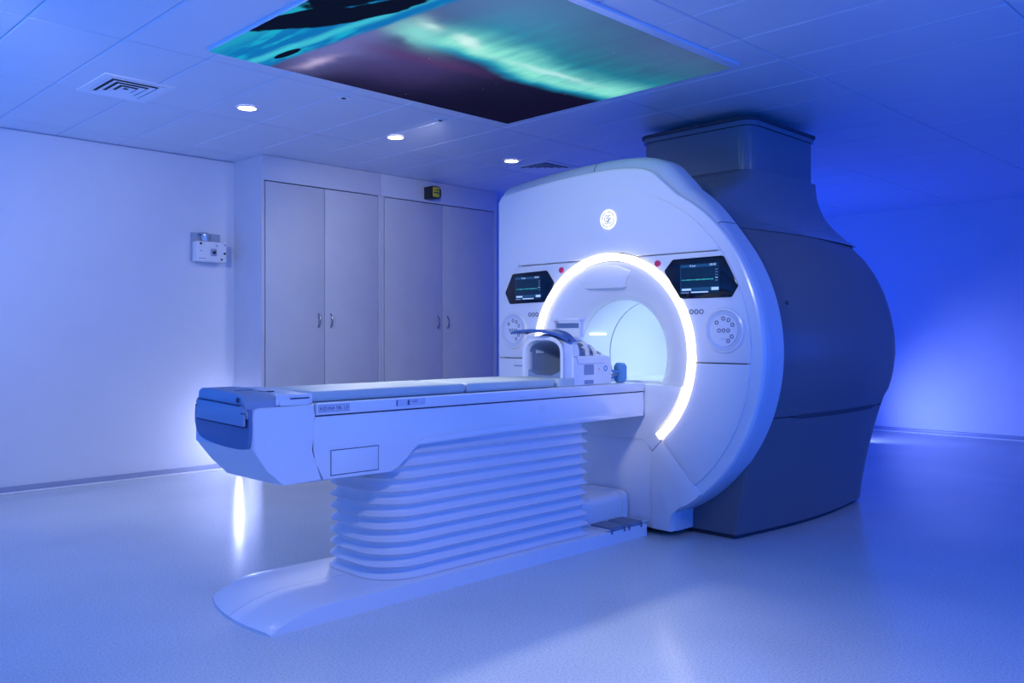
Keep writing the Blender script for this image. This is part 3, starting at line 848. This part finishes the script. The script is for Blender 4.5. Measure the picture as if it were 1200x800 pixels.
display([(2.935, 1.647), (2.613, 1.650), (2.598, 1.643), (2.511, 1.482), (2.511, 1.474), (2.548, 1.418), (2.558, 1.414), (2.88, 1.414), (2.893, 1.420), (2.998, 1.574), (2.998, 1.586), (2.945, 1.643)], 2.884, 2.624, 1.442, 1.614)
display([(4.270, 1.630), (3.962, 1.638), (3.950, 1.632), (3.892, 1.556), (3.892, 1.545), (3.943, 1.434), (3.955, 1.426), (4.300, 1.420), (4.312, 1.426), (4.350, 1.494), (4.350, 1.506), (4.282, 1.625)], 4.248, 4.003, 1.446, 1.606)
def dial(cy, cz, r):
    prof = [(r * 1.16, XP), (r * 1.12, XP - 0.010), (r * 1.02, XP - 0.014), (r * 0.98, XP - 0.008), (r * 0.80, XP - 0.002), (r * .78, XP)]
    d = finish('dial_bezel', ringband(bm_new(), cy, cz, prof, 0, 2 * PI, 48, False), M_shell, scan)
    finish('dial_groove', ringband(bm_new(), cy, cz, [(r * .97, XP - .0075), (r * .80, XP - .0025), (r * .80, XP - .0060), (r * .97, XP - .0095)], 0, 2 * PI, 48, True), M_groove, d)
    finish('dial_face', cyl(bm_new(), (cy, cz), 'x', r * 0.795, XP - 0.009, XP, 40, 0.002), M_shell, d)
    bs = r * 0.105
    for (dy, dz) in ((.40, .40), (.02, .60), (-.28, .52), (-.50, .28), (.26, .0), (0, 0), (-.26, .0), (-.46, -.30), (-.26, -.52)):
        bt = finish('button', ringband(bm_new(), cy + dy * r, cz + dz * r, [(bs, XP - .009), (bs, XP - .0105), (bs * .62, XP - .0105), (bs * .62, XP - .009)], 0, 2 * PI, 16, True), M_print, d)
    finish('printed_line', box(bm_new(), XP - .0096, XP - .009, cy - .15 * r, cy + .18 * r, cz - .43 * r, cz - .41 * r), M_printg, d, angle=0)
dial(2.597, 1.228, 0.112)
dial(4.270, 1.236, 0.112)
for cy, cz in ((2.781, 1.337), (4.083, 1.343)):
    for k in (-1, 0, 1):
        finish('indicator_ring', ringband(bm_new(), cy + k * 0.034, cz, [(0.0145, XP), (0.0145, XP - .0015), (0.0095, XP - .0015), (0.0095, XP)], 0, 2 * PI, 16, True), M_print, scan)
for cy, cz in ((3.050, 1.630), (3.822, 1.632)):
    o = finish('stop_button', cyl(bm_new(), (cy, cz), 'x', 0.019, XP - 0.012, XP, 24, 0.004), M_red, scan)
    o['label'] = 'round red stop button'
# faint mark on lower left cover
finish('model_mark', box(bm_new(), XP - .0006, XP, 4.19, 4.27, 0.985, 0.995), M_printg, scan, angle=0)
# glowing round logo with a curled monogram
lg = finish('logo_badge', cyl(bm_new(), (3.428, 1.930), 'x', 0.062, XP - 0.006, XP, 40, 0.002), M_logo, scan)
lg['label'] = 'glowing round logo badge with a curled monogram'
xl = XP - 0.0068
def curl(pts):
    pp = [(xl, 3.428 - a, 1.930 + c) for a, c in spline(pts, 5)]
    finish('logo_stroke', tube(bm_new(), pp, 0.0019, 6), M_logol, lg)
for k in range(4):
    t0 = k * PI / 2 + 0.3
    curl([(0.049 * math.cos(t0 + q * .22), 0.049 * math.sin(t0 + q * .22)) for q in range(6)] + [(0.040 * math.cos(t0 + 1.32), 0.040 * math.sin(t0 + 1.32))])
curl([(0.002, 0.018), (-0.012, 0.026), (-0.024, 0.014), (-0.022, -0.006), (-0.008, -0.014), (0.000, 0.0), (-0.006, 0.012), (-0.014, 0.004)])
curl([(0.022, 0.020), (0.010, 0.026), (0.004, 0.010), (0.014, 0.002), (0.006, -0.006), (0.004, -0.020), (0.018, -0.026), (0.028, -0.012)])
curl([(-0.026, -0.018), (-0.010, -0.028), (0.004, -0.014), (0.018, 0.004), (0.030, 0.006)])
# lights of the scanner itself: bore lighting
for i, x in enumerate((4.75, 5.3)):
    l = bpy.data.lights.new('bore_light', 'AREA'); l.shape = 'RECTANGLE'; l.size = 0.5; l.size_y = 0.10
    l.color = (0.46, 0.67, 1.0); l.energy = 1.9
    o = bpy.data.objects.new('bore_light', l); C.objects.link(o)
    o.parent = scan; o.location = Vector((x, 3.30, 1.38)) - OFF[scan]; aim(o, (0, 0.5, -1))

# ------------------------------------------------------------------ patient table
TY0, TY1 = 3.15, 3.665
tab = thing('patient_table', (2.9, 3.41, 0), 'long white patient table on a ribbed bellows lift in front of the scanner', 'patient table')
# base covers (two halves, rounded nose)
def base_half(y0, y1, near_side):
    rows = []
    nx = 10
    for i in range(nx + 1):                       # nose profile along X
        t = i / nx
        x = 1.715 + 0.27 * t
        z = 0.012 + 0.066 * math.sin(0.5 * PI * t) ** 0.8
        rows.append((x, z))
    rows.append((4.22, 0.078))
    bm = bm_new(); V = []
    ym = 0.5 * (3.11 + 3.77)
    for x, z in rows:
        r = []
        for k in range(9):
            y = y0 + (y1 - y0) * k / 8
            s = (y - ym) / 0.33
            xx = x + (0.10 * s * s * 0.5 + 0.035 * s) * max(0.0, 1 - (x - 1.715) / 0.5)
            edge = 1 if ((near_side and k == 0) or (not near_side and k == 8)) else 0
            r.append((xx, y, z - 0.006 * edge))
        V.append(r)
    top = [[bm.verts.new(p) for p in r] for r in V]
    bot = [[bm.verts.new((p[0], p[1], 0.0)) for p in r] for r in V]
    R_, K_ = len(V), 9
    for i in range(R_ - 1):
        for k in range(K_ - 1):
            bm.faces.new((top[i][k], top[i][k + 1], top[i + 1][k + 1], top[i + 1][k]))
            bm.faces.new((bot[i][k], bot[i + 1][k], bot[i + 1][k + 1], bot[i][k + 1]))
        bm.faces.new((top[i][0], top[i + 1][0], bot[i + 1][0], bot[i][0]))
        bm.faces.new((top[i][-1], bot[i][-1], bot[i + 1][-1], top[i + 1][-1]))
    for k in range(K_ - 1):
        bm.faces.new((top[0][k], bot[0][k], bot[0][k + 1], top[0][k + 1]))
        bm.faces.new((top[-1][k], top[-1][k + 1], bot[-1][k + 1], bot[-1][k]))
    return finish('base_cover', bm, M_white, tab, angle=30)
base_half(3.11, 3.434, True)
base_half(3.437, 3.77, False)
seam = [(1.72, 0.0)] + [(1.7155 + 0.27 * i / 10, 0.0112 + 0.066 * math.sin(0.5 * PI * i / 10) ** 0.8) for i in range(11)] + [(2.6, 0.0772), (2.6, 0.0)]
finish('base_seam', prism(bm_new(), seam, 'y', 3.4335, 3.4375), M_line, tab, angle=0)
# bellows
BX0, BX1, BY0, BY1 = 2.338, 3.742, 3.178, 3.705
NF = 11; ZB0, ZB1 = 0.080, 0.716
rows = []
for f in range(NF):
    for q in range(8):
        t = q / 8
        z = ZB0 + (ZB1 - ZB0) * (f + t) / NF
        d = 0.026 * (1 - abs(math.sin(PI * t ** 1.25)) ** 0.7)
        rows.append([(x, y, z) for x, y in rrect(BX0 - d, BX1 + d, BY0 - d, BY1 + d, [0.20, 0.07, 0.07, 0.20], 10)])
rows.append([(x, y, ZB1) for x, y in rrect(BX0 - .026, BX1 + .026, BY0 - .026, BY1 + .026, [0.20, 0.07, 0.07, 0.20], 10)])
finish('bellows', loft(bm_new(), rows, True, True), M_bellow, tab, angle=60)
# carriage side profile (X, Z)
low_prof = [(1.958, 0.858), (1.936, 0.722), (1.945, 0.69), (2.001, 0.586), (2.345, 0.586), (2.372, 0.590), (2.395, 0.605), (2.490, 0.690), (2.515, 0.700), (3.10, 0.712), (4.240, 0.718), (4.246, 0.760), (4.246, 0.858)]
def carriage(bm, prof, y0, y1, zc=None, dy=0.0, bev=0.006):
    prism(bm, prof, 'y', y0, y1, bev, 2, True)
    return bm
body_o = finish('carriage', carriage(bm_new(), low_prof, TY0, TY1), M_white, tab)
# lower lip along the carriage
finish('carriage_lip', prism(bm_new(), [(2.50, 0.694), (3.10, 0.710), (4.235, 0.716), (4.235, 0.742), (3.10, 0.738), (2.53, 0.722)], 'y', TY0 - 0.006, TY0 + .01, 0.003), M_white, tab)
# access hatch on the carriage
finish('hatch_joint', box(bm_new(), 2.032, 2.282, TY0 - 0.0012, TY0 + .004, 0.602, 0.712), M_line, tab, angle=0)
finish('hatch', box(bm_new(), 2.0355, 2.2785, TY0 - 0.003, TY0 + .004, 0.6055, 0.7085, 0.0015), M_white, tab)
# top rail
rail = [(1.962, 0.864), (4.246, 0.864), (4.252, 0.905), (4.249, 0.914), (1.962, 0.914)]
finish('top_rail', prism(bm_new(), rail, 'y', TY0 - 0.003, TY1 + 0.003, 0.005, 2, True), M_white, tab)
finish('rail_gap', box(bm_new(), 1.97, 4.235, TY0 + 0.006, TY1 - 0.006, 0.857, 0.865), M_line, tab, angle=0)
finish('head_seam', box(bm_new(), 1.952, 1.964, TY0 + 0.012, TY1 - 0.010, 0.60, 0.905), M_line, tab, angle=0)
# head end: loft of cross-sections along X (tapered nose)
nose = [(1.672, 0.742), (1.690, 0.722), (1.735, 0.655), (1.790, 0.592), (1.815, 0.588), (2.000, 0.584), (1.945, 0.687), (1.937, 0.722), (1.956, 0.866), (1.958, 0.912), (1.70, 0.908), (1.682, 0.900), (1.674, 0.88)]
bm = bm_new()
prism(bm, nose, 'y', TY0, TY1, 0.010, 3, True)
# narrow the underside of the nose so it tapers towards the floor
for v in bm.verts:
    if v.co.z < 0.75 and v.co.x < 1.93:
        k = (0.75 - v.co.z) / 0.17
        v.co.y = v.co.y if v.co.y < 3.3 else v.co.y - 0.06 * k
finish('head_cover', bm, M_white, tab)
# slate end panel and latch tray
def yz_rr(y0, y1, z0, z1, r): return rrect(y0, y1, z0, z1, r, 5)
ep = spline([(3.162, 0.905), (3.155, 0.84), (3.162, 0.765), (3.20, 0.744), (3.35, 0.742), (3.50, 0.752), (3.585, 0.768), (3.632, 0.800), (3.640, 0.86), (3.632, 0.905)], 4)
finish('end_panel', prism(bm_new(), ep, 'x', 1.660, 1.676, 0.004, 2), M_slate, tab)
lid = finish('end_lid', prism(bm_new(), spline([(3.163, 0.868), (3.163, 0.895), (3.180, 0.900)], 2)[:-1] + [(3.175, 0.905), (3.175, 0.935), (3.20, 0.957), (3.26, 0.966), (3.45, 0.976), (3.565, 0.976), (3.588, 0.965), (3.590, 0.90), (3.605, 0.895), (3.605, 0.868)], 'x', 1.652, 1.80, 0.008, 3), M_slate2, tab)
tray = finish('latch_tray', prism(bm_new(), [(3.172, 0.838), (3.172, 0.905), (3.20, 0.918), (3.575, 0.930), (3.590, 0.925), (3.592, 0.855), (3.585, 0.848)], 'x', 1.642, 1.653, 0.003, 2), M_slate2, tab)
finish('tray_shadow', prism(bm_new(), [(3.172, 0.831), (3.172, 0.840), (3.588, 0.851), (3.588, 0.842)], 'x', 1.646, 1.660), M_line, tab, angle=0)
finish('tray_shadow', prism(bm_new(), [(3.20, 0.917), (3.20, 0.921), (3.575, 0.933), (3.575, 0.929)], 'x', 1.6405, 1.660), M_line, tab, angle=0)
finish('tray_slot', box(bm_new(), 1.640, 1.650, 3.218, 3.224, 0.932, 0.950), M_line, lid, angle=0)
finish('tray_notch', box(bm_new(), 1.641, 1.650, 3.168, 3.190, 0.888, 0.892), M_line, tray, angle=0)
finish('tray_notch', box(bm_new(), 1.641, 1.650, 3.575, 3.595, 0.900, 0.904), M_line, tray, angle=0)
# white head plate on top
hp = finish('head_plate', prism(bm_new(), [(TY0 + 0.012, 0.912), (TY0 + 0.015, 0.935), (TY0 + 0.05, 0.955), (3.30, 0.965), (3.50, 0.970), (TY1 - .07, 0.968), (TY1 - .03, 0.950), (TY1 - .02, 0.912)], 'x', 1.80, 1.93, 0.006, 3, ), M_white, tab)
finish('head_plate_wing', prism(bm_new(), [(1.785, TY0 + .02), (1.955, TY0 + .02), (1.955, TY0 + .11), (1.83, TY0 + .16)], 'z', 0.9565, 0.9145, 0.003), M_whitem, tab)
finish('plate_joint', box(bm_new(), 1.85, 1.94, TY0 + 0.016, TY0 + 0.020, 0.938, 0.942), M_line, hp, angle=0)
finish('plate_joint', box(bm_new(), 1.77, 1.84, TY0 + 0.13, TY0 + 0.14, 0.963, 0.968), M_line, hp, angle=0)
finish('plate_joint', box(bm_new(), 1.70, 1.78, TY0 + 0.20, TY0 + 0.21, 0.968, 0.972), M_line, hp, angle=0)
# name label and printed marks on the near side
yl = TY0 - 0.0035
lb = finish('name_label', box(bm_new(), 1.972, 2.125, yl - .0006, yl, 0.877, 0.906), M_label, tab, angle=0)
lb['label'] = 'name label reading KIZUNA TBL 1.0'
for (a, c_, d_, e_) in ((1.972, 2.125, 0.877, 0.8785), (1.972, 2.125, 0.9045, 0.906), (1.972, 1.9735, 0.877, 0.906), (2.1235, 2.125, 0.877, 0.906)):
    finish('label_border', box(bm_new(), a, c_, yl - .001, yl - .0004, d_, e_), M_print, lb, angle=0)
text('label_text', 'KIZUNA TBL 1.0', 0.0195, (1.978, yl - .0012, 0.8845), (1, 0, 0), (0, 0, 1), M_print, lb)
sy = finish('symbol_label', box(bm_new(), 2.375, 2.545, yl - .0006, yl, 0.878, 0.908), M_label, tab, angle=0)
finish('label_mark', box(bm_new(), 2.378, 2.384, yl - .0012, yl - .0006, 0.880, 0.906), M_print, sy, angle=0)
finish('person_mark', prism(bm_new(), [(2.440, 0.882), (2.443, 0.893), (2.437, 0.897), (2.444, 0.900), (2.445, 0.907), (2.449, 0.907), (2.450, 0.900), (2.457, 0.897), (2.451, 0.893), (2.454, 0.882)], 'y', yl - .0012, yl - .0006), M_print, sy, angle=0)
for z in (0.893, 0.900):
    finish('label_mark', box(bm_new(), 2.468, 2.500, yl - .0012, yl - .0006, z, z + .002), M_print, sy, angle=0)
finish('load_mark', box(bm_new(), 3.325, 3.37, TY0 - .002, TY0, 0.792, 0.825), M_whitem, tab, angle=0)
# docking box and pedals at the scanner end
finish('docking_box', prism(bm_new(), rrect(3.29, 3.62, 0.0785, 0.235, [0.004, 0.004, 0.05, 0.05], 6), 'x', 3.70, 4.235, 0.006), M_white, tab)
finish('docking_collar', prism(bm_new(), rrect(3.275, 3.635, 0.0785, 0.245, [0.004, 0.004, 0.05, 0.05], 6), 'x', 4.20, 4.247, 0.006), M_white, tab)
finish('pedal_plate', box(bm_new(), 3.86, 4.245, 3.118, 3.274, 0.0785, 0.086, 0.003), M_white, tab)
for x in (3.875, 4.035):
    p = finish('pedal', box(bm_new(), x, x + 0.135, 3.104, 3.262, 0.0865, 0.098, 0.004), M_pedal, tab)
    for k in (0.004, 0.121):
        finish('pedal_leg', box(bm_new(), x + k, x + k + 0.010, 3.1035, 3.1095, 0.060, 0.0865), M_pedal, p, angle=0)

# ------------------------------------------------------------------ mattress on the table
mt_ = thing('mattress', (2.7, 3.41, 0.9145), 'pale grey-green two-piece mattress lying on the patient table', 'mattress')
for (x0, x1) in ((1.962, 2.846), (2.852, 3.50)):
    bm = box(bm_new(), x0, x1, TY0 + 0.045, TY1 - 0.045, 0.9165, 0.963, 0.018, 4)
    finish('mattress_section', bm, M_pad, mt_)

# ------------------------------------------------------------------ head coil
coil = thing('head_coil', (3.82, 3.37, 0.9145), 'white head coil with a dark blue visor standing on the table by the bore', 'head coil')
CY0, CY1 = 3.205, 3.545; CYM = 0.5 * (CY0 + CY1)
finish('foot_plate', prism(bm_new(), rrect(3.53, 3.68, CY0 - 0.005, CY1 + 0.005, 0.03), 'z', 0.915, 0.962, 0.006, 2, True), M_pad, coil)
bm = bm_new()
prof_l = [(3.66, 0.915), (4.00, 0.915), (4.004, 0.93), (4.004, 1.04), (3.992, 1.072), (3.97, 1.083), (3.66, 1.083)]
prism(bm, prof_l, 'y', CY0, CY0 + 0.036, 0.008, 3, True)
prism(bm, prof_l, 'y', CY1 - 0.036, CY1, 0.008, 3, True)
box(bm, 3.66, 4.0, CY0 + 0.034, CY1 - 0.034, 0.915, 0.962)
box(bm, 3.93, 3.999, CY0 + 0.034, CY1 - 0.034, 0.962, 1.07, 0.004)
lower = finish('lower_housing', bm, M_white, coil)
finish('housing_seam', box(bm_new(), 3.70, 3.93, CY0 - .001, CY0 + .002, 1.038, 1.0405), M_printg, lower, angle=0)
finish('housing_seam', prism(bm_new(), [(3.663, 1.078), (3.685, 1.078), (3.70, 1.038), (3.703, 1.038), (3.688, 1.081), (3.663, 1.081)], 'y', CY0 - .001, CY0 + .002), M_printg, lower, angle=0)
finish('side_window', prism(bm_new(), rrect(3.752, 3.838, 0.975, 1.034, 0.004, 2), 'y', CY0 - .0015, CY0 + .002), M_coilin, lower, angle=0)
finish('side_mark', prism(bm_new(), rrect(3.755, 3.835, 0.922, 0.945, 0.004, 2), 'y', CY0 - .0015, CY0 + .002), M_coilin, lower, angle=0)
finish('round_badge', ringband(bm_new(), 0, 0, [(0.017, 0), (0.017, -.0015), (0.010, -.0015), (0.010, 0)], 0, 2 * PI, 24, True), M_plug, lower)
rb = lower.children[-1] if lower.children else None
rb = [o for o in C.objects if o.name.startswith('round_badge')][0]
for v in rb.data.vertices:
    x_, y_, z_ = (v.co + OFF[coil])
    v.co = Vector((3.945 + y_, CY0 + x_, 1.008 + z_)) - OFF[coil]
finish('orange_dot', cyl(bm_new(), (3.885, 1.005), 'y', 0.006, CY0 - .001, CY0 + .002, 12), M_orange, lower, angle=0)
# front collar (arch) : sweep of arch profile
def arch(r_y, z_base, z_spring, z_top, n=14, inset=0.0):
    ry = r_y - inset; pts = [(CYM - ry, z_base)]
    for i in range(n + 1):
        a = PI - PI * i / n
        c_, s_ = math.cos(a), math.sin(a)
        ex = lambda q: math.copysign(abs(q) ** 0.75, q)
        pts.append((CYM + ry * ex(c_), z_spring + (z_top - inset - z_spring) * ex(s_)))
    pts.append((CYM + ry, z_base))
    return pts
def arch_shell(x_pairs, thick, name, material, parent, zb=0.962):
    """x_pairs: list of (x, r_y, z_spring, z_top)"""
    bm = bm_new(); rows = []
    for (x, ry, zsp, zt) in x_pairs:
        o_ = arch(ry, zb, zsp, zt); i_ = arch(ry, zb, zsp, zt, inset=thick)
        rows.append([(x, *p) for p in o_] + [(x, *p) for p in i_[::-1]])
    loft(bm, rows, True, True)
    return finish(name, bm, material, parent, angle=45)
collar = arch_shell([(3.585, 0.160, 1.09, 1.198), (3.60, 0.150, 1.09, 1.192), (3.63, 0.148, 1.09, 1.19), (3.668, 0.165, 1.09, 1.212)], 0.022, 'front_collar', M_white, coil)
arch_shell([(3.612, 0.138, 1.07, 1.172), (3.80, 0.130, 1.06, 1.150), (3.95, 0.10, 1.05, 1.10)], 0.008, 'inner_shell', M_coilin, coil, zb=0.965)
finish('inner_pad', prism(bm_new(), [(CYM - .125, 0.963), (CYM + .125, 0.963), (CYM + .125, 1.0), (CYM + .06, 0.972), (CYM - .06, 0.972), (CYM - .125, 1.0)], 'x', 3.60, 3.92), M_coilin, coil)
# upper half: arches with openings and side bars
prev = None
for (x, w_, ry, zt) in ((3.672, 0.05, 0.165, 1.212), (3.795, 0.022, 0.160, 1.190), (3.875, 0.022, 0.152, 1.158), (3.945, 0.03, 0.140, 1.115)):
    arch_shell([(x, ry, 1.084, zt), (x + w_, ry - 0.004, 1.084, zt - w_ * 0.3)], 0.016, 'upper_rib', M_white, coil, zb=1.084)
for s in (-1, 1):
    finish('upper_bar', tube(bm_new(), [(3.69, CYM + s * 0.10, 1.192), (3.80, CYM + s * 0.095, 1.172), (3.88, CYM + s * 0.088, 1.142), (3.965, CYM + s * 0.075, 1.100)], 0.011, 8), M_white, coil)
finish('upper_bar', tube(bm_new(), [(3.69, CYM, 1.203), (3.80, CYM, 1.181), (3.88, CYM, 1.150), (3.965, CYM, 1.107)], 0.012, 8), M_white, coil)
# blue visor: slotted plate curving over the top and reaching forward
ysv = [3.212, 3.240, 3.285, 3.340, 3.400, 3.460, 3.515, 3.552]
zsv = [1.176, 1.200, 1.222, 1.232, 1.235, 1.233, 1.228, 1.218]
def zv(y):
    for k in range(len(ysv) - 1):
        if ysv[k] <= y <= ysv[k + 1]: return zsv[k] + (zsv[k + 1] - zsv[k]) * (y - ysv[k]) / (ysv[k + 1] - ysv[k])
    return zsv[-1]
XV0 = lambda y: 3.505 + max(0.0, 3.33 - y) * 0.95
def visor_piece(name, yy, xa, xb, th, m_):
    rows = [[(xa(y), y, zv(y)), (xb(y), y, zv(y) + 0.002), (xb(y), y, zv(y) + 0.002 - th), (xa(y), y, zv(y) - th)] for y in yy]
    return finish(name, loft(bm_new(), rows, True, True), m_, coil, angle=40)
yy = [3.212 + 0.34 * i / 20 for i in range(21)]
visor_piece('visor_rail', yy, lambda y: 3.628, lambda y: 3.685, 0.014, M_visor)
visor_piece('visor_rail', yy, XV0, lambda y: XV0(y) + 0.022, 0.012, M_visor)
for (a_, b_) in ((3.212, 3.250), (3.290, 3.330), (3.385, 3.425), (3.475, 3.500), (3.528, 3.552)):
    visor_piece('visor_bar', [a_ + (b_ - a_) * i / 4 for i in range(5)], lambda y: XV0(y) + 0.021, lambda y: 3.629, 0.011, M_visor)
for (a_, b_) in ((3.2505, 3.2895), (3.3305, 3.3845), (3.5005, 3.5275)):
    visor_piece('visor_window', [a_ + (b_ - a_) * i / 4 for i in range(5)], lambda y: XV0(y) + 0.022, lambda y: 3.627, 0.004, M_coilin)
for (x_, z_, w_, h_) in ((3.66, 1.095, 0.065, 0.030), (3.80, 1.10, 0.05, 0.025)):
    finish('inner_window', prism(bm_new(), rrect(x_, x_ + w_, z_, z_ + h_, 0.006, 3), 'y', CYM + 0.118, CYM + 0.121), M_white, coil)
# mirror bracket on top
finish('mirror_frame', prism(bm_new(), rrect(3.222, 3.232, 1.19, 1.295, 0.003, 2), 'x', 3.735, 3.765, 0.003), M_white, coil)
finish('mirror_frame', prism(bm_new(), rrect(3.415, 3.425, 1.19, 1.295, 0.003, 2), 'x', 3.735, 3.765, 0.003), M_white, coil)
finish('mirror_frame', box(bm_new(), 3.72, 3.78, 3.215, 3.432, 1.283, 1.300, 0.005), M_white, coil)
finish('mirror_frame', box(bm_new(), 3.735, 3.775, 3.232, 3.415, 1.19, 1.24, 0.005), M_white, coil)
finish('mirror_glass', box(bm_new(), 3.748, 3.754, 3.233, 3.414, 1.243, 1.272), M_slate, coil, angle=0)
# cable and plug towards the bore
for k in range(3):
    finish('cable', tube(bm_new(), [(4.004, 3.235 + k * 0.012, 1.00 - 0.025 * k), (4.06, 3.235 + k * 0.012, 0.985 - 0.02 * k), (4.115, 3.235 + k * 0.012, 0.980 - 0.014 * k)], 0.008, 8), M_plug if k != 1 else M_slate2, coil)
finish('plug', prism(bm_new(), rrect(3.215, 3.275, 0.916, 1.036, 0.02, 6), 'x', 4.11, 4.16, 0.010, 3, True), M_plug, coil)

# ------------------------------------------------------------------ floor lamp behind the table (seen by its glow and its reflection)
t = thing('led_floor_lamp', (3.60, 7.02, 0), 'slim upright LED lamp glowing by the wall behind the table head end', 'floor lamp')
finish('lamp_base', cyl(bm_new(), (3.60, 7.02), 'z', 0.06, 0.0, 0.02, 24, 0.003), M_whitem, t)
finish('lamp_tube', cyl(bm_new(), (3.60, 7.02), 'z', 0.020, 0.06, 0.60, 20, 0.003), M_lamp, t)
finish('lamp_post', cyl(bm_new(), (3.60, 7.02), 'z', 0.012, 0.02, 0.06, 12), M_whitem, t)
